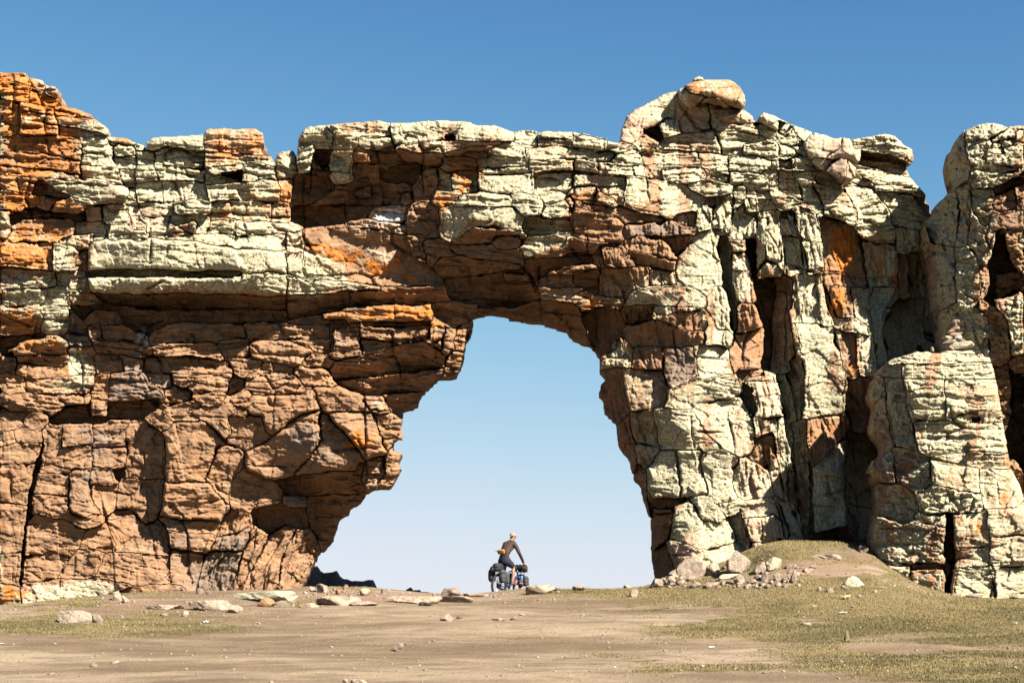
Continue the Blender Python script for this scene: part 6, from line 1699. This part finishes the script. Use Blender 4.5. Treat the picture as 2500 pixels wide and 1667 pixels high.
def bottle(p0, p1, r, m, lb):
    root = at_bike(tag(empty('bottle'), lb, 'bottle')); a, b = Vector(p0), Vector(p1)
    bm = bmesh.new(); tube(bm, [a, a.lerp(b, .05), a.lerp(b, .5), a.lerp(b, .75), a.lerp(b, .82)], [r * .8, r, r, r * .95, r * .5], 16); obj_bm('flask', bm, m, root, True)
    bm = bmesh.new(); tube(bm, [a.lerp(b, .82), b], [r * .55, r * .5], 14); obj_bm('cap', bm, M_BLK, root, True)
bottle((.70, -.075, .38), (.84, -.075, .60), .038, M_ORB, 'bright orange red bottle beside the lower leg of the rider')
bottle((1.02, -.10, .50), (1.04, -.10, .74), .038, M_BLB, 'blue bottle strapped to the fork above an orange strap')
bottle((1.0, -.12, .42), (1.05, -.12, .48), .04, M_ORB, 'small orange red pouch low on the fork')

# rider -----------------------------------------------------------------
rider = at_bike(tag(empty('person'), 'cyclist in brown long sleeved top, navy shorts and khaki cap leaning over the handlebar', 'person'))
LP = (BB[0] - .172 * math.cos(CA_), .14, BB[2] - .172 * math.sin(CA_)); RP = (BB[0] + .172 * math.cos(CA_), -.14, BB[2] + .172 * math.sin(CA_))
P = {}
pts = []; edges = []
def J(nm, x, y, z, r, r2=None, par=None):
    P[nm] = len(pts); pts.append((x, y, z, r, r2 if r2 else r))
    if par is not None: edges.append((P[par], P[nm]))
J('pelvis', .22, 0, 1.19, .135, .115)
J('waist', .30, 0, 1.36, .140, .115, 'pelvis'); J('chest', .45, 0, 1.53, .170, .130, 'waist'); J('upper', .53, 0, 1.66, .145, .115, 'chest')
J('neck', .615, 0, 1.735, .052, .055, 'upper'); J('neck2', .66, -.005, 1.785, .05, .052, 'neck'); J('skull', .70, -.01, 1.85, .078, .088, 'neck2'); J('crown', .705, -.01, 1.905, .07, .08, 'skull')
J('chin', .765, -.012, 1.79, .032, .034, 'skull'); J('nose', .795, -.014, 1.835, .014, .014, 'skull')
for s, t in ((-1, 'r'), (1, 'l')):
    kn = (.57, -.13, .94) if s < 0 else (.44, .13, .80); pd = RP if s < 0 else LP; ank = (pd[0] - .08, s * .14, pd[2] + .12)
    J('hip' + t, .24, s * .095, 1.13, .105, .11, 'pelvis'); J('th' + t, (.24 + kn[0]) / 2 + .02, s * .12, (1.13 + kn[2]) / 2, .085, .09, 'hip' + t); J('kn' + t, kn[0], kn[1], kn[2], .056, .058, 'th' + t)
    J('ca' + t, kn[0] * .62 + ank[0] * .38 - .015, s * .14, kn[2] * .62 + ank[2] * .38, .055, .057, 'kn' + t); J('sh' + t, kn[0] * .25 + ank[0] * .75, s * .14, kn[2] * .25 + ank[2] * .75, .037, .038, 'ca' + t)
    J('an' + t, ank[0], ank[1], ank[2], .034, .036, 'sh' + t)
    J('ho' + t, ank[0] - .02, ank[1], ank[2] - .075, .032, .034, 'an' + t); J('to' + t, ank[0] + .15, ank[1] + s * .015, ank[2] - .09, .034, .022, 'ho' + t)
    J('so' + t, .56, s * .155, 1.655, .068, .07, 'upper'); J('ua' + t, .57, s * .25, 1.53, .052, .052, 'so' + t); J('el' + t, .60, s * .32, 1.37, .042, .042, 'ua' + t)
    J('fa' + t, .69, s * .345, 1.22, .038, .038, 'el' + t); J('wr' + t, .79, s * .345, 1.075, .026, .028, 'fa' + t); J('pa' + t, .85, s * .34, 1.03, .030, .036, 'wr' + t)
    J('tb' + t, .86, s * .29, 1.005, .013, .013, 'pa' + t); J('tb2' + t, .875, s * .27, .985, .011, .011, 'tb' + t)
    for q in range(4):
        yy = s * (.315 + q * .022)
        J('f%d' % q + t, .893 - q * .004, yy, 1.022, .012, .012, 'pa' + t); J('g%d' % q + t, .905 - q * .006, yy, .993, .011, .011, 'f%d' % q + t); J('h%d' % q + t, .878, yy, .978, .010, .010, 'g%d' % q + t)
body = skin('body', pts, edges, M_SKIN, rider, 2, 0)
inv = {v: k for k, v in P.items()}
SEG = [(inv[a], inv[b], Vector(pts[a][:3]), Vector(pts[b][:3]), pts[a][3], pts[b][3]) for a, b in edges]
def nearest(co):
    best = None
    for (na, nb, a, b, ra, rb) in SEG:
        d = b - a; t = max(0, min(1, (co - a).dot(d) / d.length_squared)); q = a + d * t
        e = (co - q).length / (ra + (rb - ra) * t)
        if best is None or e < best[0]: best = (e, na, nb, t)
    return best
NEAR = [nearest(p.center) for p in body.data.polygons]
def cloth(name, test, mat, grow):
    """a garment: the skin surface it covers, moved outward, with a turned hem"""
    bm = bmesh.new(); bm.from_mesh(body.data); bm.faces.ensure_lookup_table()
    bmesh.ops.delete(bm, geom=[f for f, n_ in zip(list(bm.faces), NEAR) if not test(*n_[1:])], context='FACES')
    bm.normal_update()
    for v in bm.verts: v.co += v.normal * grow
    bmesh.ops.solidify(bm, geom=bm.faces[:], thickness=grow * .6)
    return obj_bm(name, bm, mat, rider, True)
arm = {'so', 'ua', 'el', 'fa', 'wr'}
def is_shirt(a, b, t):
    k = b[:-1]
    return (b in ('chest', 'upper')) or (b == 'waist' and t > .35) or (k in ('so', 'ua', 'el')) or (b == 'neck' and t < .25)
def is_sleeve(a, b, t): return b[:-1] == 'fa' or (b[:-1] == 'wr' and t < .9)
def is_short(a, b, t):
    k = b[:-1]
    return (b == 'waist' and t <= .35) or (k in ('hip', 'th')) or (k == 'kn' and t < .62)
cloth('shirt', is_shirt, M_SHIRT, .014); cloth('sleeves', is_sleeve, M_SLEEVE, .010); cloth('shorts', is_short, M_SHORT, .022)
for t in 'rl':
    a, h_, o_ = pts[P['an' + t]], pts[P['ho' + t]], pts[P['to' + t]]
    sh = skin('shoe', [(a[0], a[1], a[2] - .03, .042, .044), (h_[0], h_[1], h_[2], .044, .046), ((h_[0] + o_[0]) / 2, (h_[1] + o_[1]) / 2, h_[2] + .002, .046, .042), (o_[0] + .02, o_[1], o_[2] + .002, .042, .026)], [(0, 1), (1, 2), (2, 3)], M_SHOE, rider, 2, 1)
    skin('sole', [(h_[0] - .03, h_[1], h_[2] - .034, .040, .014), (o_[0] + .045, o_[1], o_[2] - .018, .042, .014)], [(0, 1)], M_SOLE, sh, 1)
# cap, hair, glasses
bm = bmesh.new(); bmesh.ops.create_uvsphere(bm, u_segments=24, v_segments=14, radius=1)
for v in list(bm.verts):
    if v.co.z < -.12: bm.verts.remove(v)
for v in bm.verts: v.co = Vector((v.co.x * .108 + .700, v.co.y * .090 - .01, v.co.z * .098 + 1.905))
cap = obj_bm('cap', bm, M_CAP, rider, True)
bm = bmesh.new(); rows = []
for i in range(7):
    t = i / 6; row = []
    for j in range(9):
        a = (j / 8 - .5) * 2.1; row.append(bm.verts.new((.785 + (.095 * t) * math.cos(a * .8) + .012 * math.cos(a), -.01 + math.sin(a) * (.078 + .0 * t), 1.892 - .012 * t - .014 * math.sin(a) ** 2)))
    rows.append(row)
for i in range(6):
    for j in range(8): bm.faces.new((rows[i][j], rows[i + 1][j], rows[i + 1][j + 1], rows[i][j + 1]))
bmesh.ops.solidify(bm, geom=bm.faces[:], thickness=.005); obj_bm('brim', bm, M_CAPD, cap, True)
skin('cap_back', [(.600, -.01, 1.925, .030, .04), (.598, -.01, 1.885, .034, .03)], [(0, 1)], M_CAPD, cap, 1)
skin('hair', [(.645, -.06, 1.86, .030, .03), (.622, -.01, 1.845, .036, .03), (.645, .04, 1.86, .030, .03)], [(0, 1), (1, 2)], M_HAIR, rider, 1, 1)
for s in (-1, 1): skin('ear', [(.70, -.01 + s * .082, 1.855, .014, .008), (.695, -.01 + s * .088, 1.83, .010, .007)], [(0, 1)], M_SKIN, rider, 1)
gl = skin('sunglasses', [(.70, -.098, 1.862, .006), (.765, -.085, 1.862, .010, .016), (.79, -.045, 1.860, .012, .020), (.80, -.01, 1.862, .006), (.79, .025, 1.860, .012, .020), (.765, .065, 1.862, .010, .016), (.70, .078, 1.862, .006)],
          [(i, i + 1) for i in range(6)], M_LENS, rider, 1, 3)
# hip pack on the lower back
root = at_bike(tag(empty('hip_pack'), 'ochre hip pack with a black strap round the lower back of the cyclist', 'bag'))
hp = skin('pouch', [(.13, -.13, 1.40, .055, .075), (.10, 0, 1.40, .062, .085), (.13, .13, 1.40, .055, .075)], [(0, 1), (1, 2)], M_PACK, root, 2, 1)
bm = bmesh.new(); tube(bm, [(.285 + .125 * math.cos(a), .150 * math.sin(a), 1.365 - .04 * math.cos(a)) for a in [2 * math.pi * i / 28 for i in range(28)]], .014, 6, True); obj_bm('strap', bm, M_BLK, root, True)
bm = bmesh.new(); tube(bm, [(.075, -.18, 1.42), (.038, -.09, 1.42), (.032, 0, 1.42), (.038, .09, 1.42), (.075, .18, 1.42)], .008, 6); obj_bm('zip', bm, M_BLK, root, True)

# ------------------------------------------------------------------ ground squirrels
M_FUR = plain('sandy_fur', (.24, .185, .085), .95); M_FURB = plain('pale_fur', (.46, .36, .22), .95)
x, y, z = ground_at(2067, 1565)
sq = tag(empty('ground_squirrel', (x, y, z), R(70)), 'sandy ground squirrel sitting upright in the turf at lower right', 'squirrel')
S_ = 1.1
def sqp(l): return [(a * S_, b * S_, c * S_, r * S_, q * S_) for a, b, c, r, q in l]
skin('body', sqp([(0, 0, .05, .042, .045), (-.005, 0, .11, .036, .038), (.0, 0, .165, .026, .027), (.01, 0, .205, .024, .024), (.04, 0, .210, .013, .012),
                  (.012, -.035, .03, .024, .026), (.045, -.04, .010, .012, .008), (.012, .035, .03, .024, .026), (.045, .04, .010, .012, .008),
                  (.022, -.028, .150, .010, .010), (.042, -.018, .120, .007, .007), (.022, .028, .150, .010, .010), (.042, .018, .120, .007, .007),
                  (-.045, 0, .02, .014, .012), (-.10, .01, .014, .013, .011)]),
     [(0, 1), (1, 2), (2, 3), (3, 4), (0, 5), (5, 6), (0, 7), (7, 8), (2, 9), (9, 10), (2, 11), (11, 12), (0, 13), (13, 14)], M_FUR, sq, 2, 0)
for s in (-1, 1): skin('ear', sqp([(.0, s * .018, .222, .006, .006), (-.002, s * .020, .232, .004, .004)]), [(0, 1)], M_FUR, sq, 1)
x, y, z = ground_at(2068, 1463)
sq = tag(empty('ground_squirrel', (x, y, z), R(15)), 'pale ground squirrel on all fours in the turf below the oval lichened rock', 'squirrel')
skin('body', sqp([(0, 0, .075, .036, .036), (-.06, 0, .072, .038, .040), (.055, 0, .085, .026, .028), (.09, 0, .098, .022, .022), (.12, 0, .092, .010, .010),
                  (-.07, -.028, .035, .016, .014), (-.06, -.03, .008, .009, .007), (-.07, .028, .035, .016, .014), (-.06, .03, .008, .009, .007),
                  (.045, -.022, .040, .010, .010), (.05, -.024, .008, .008, .006), (.045, .022, .040, .010, .010), (.05, .024, .008, .008, .006),
                  (-.105, 0, .070, .014, .014), (-.155, 0, .085, .014, .014), (-.20, 0, .10, .010, .010)]),
     [(0, 1), (0, 2), (2, 3), (3, 4), (1, 5), (5, 6), (1, 7), (7, 8), (2, 9), (9, 10), (2, 11), (11, 12), (1, 13), (13, 14), (14, 15)], M_FURB, sq, 2, 0)
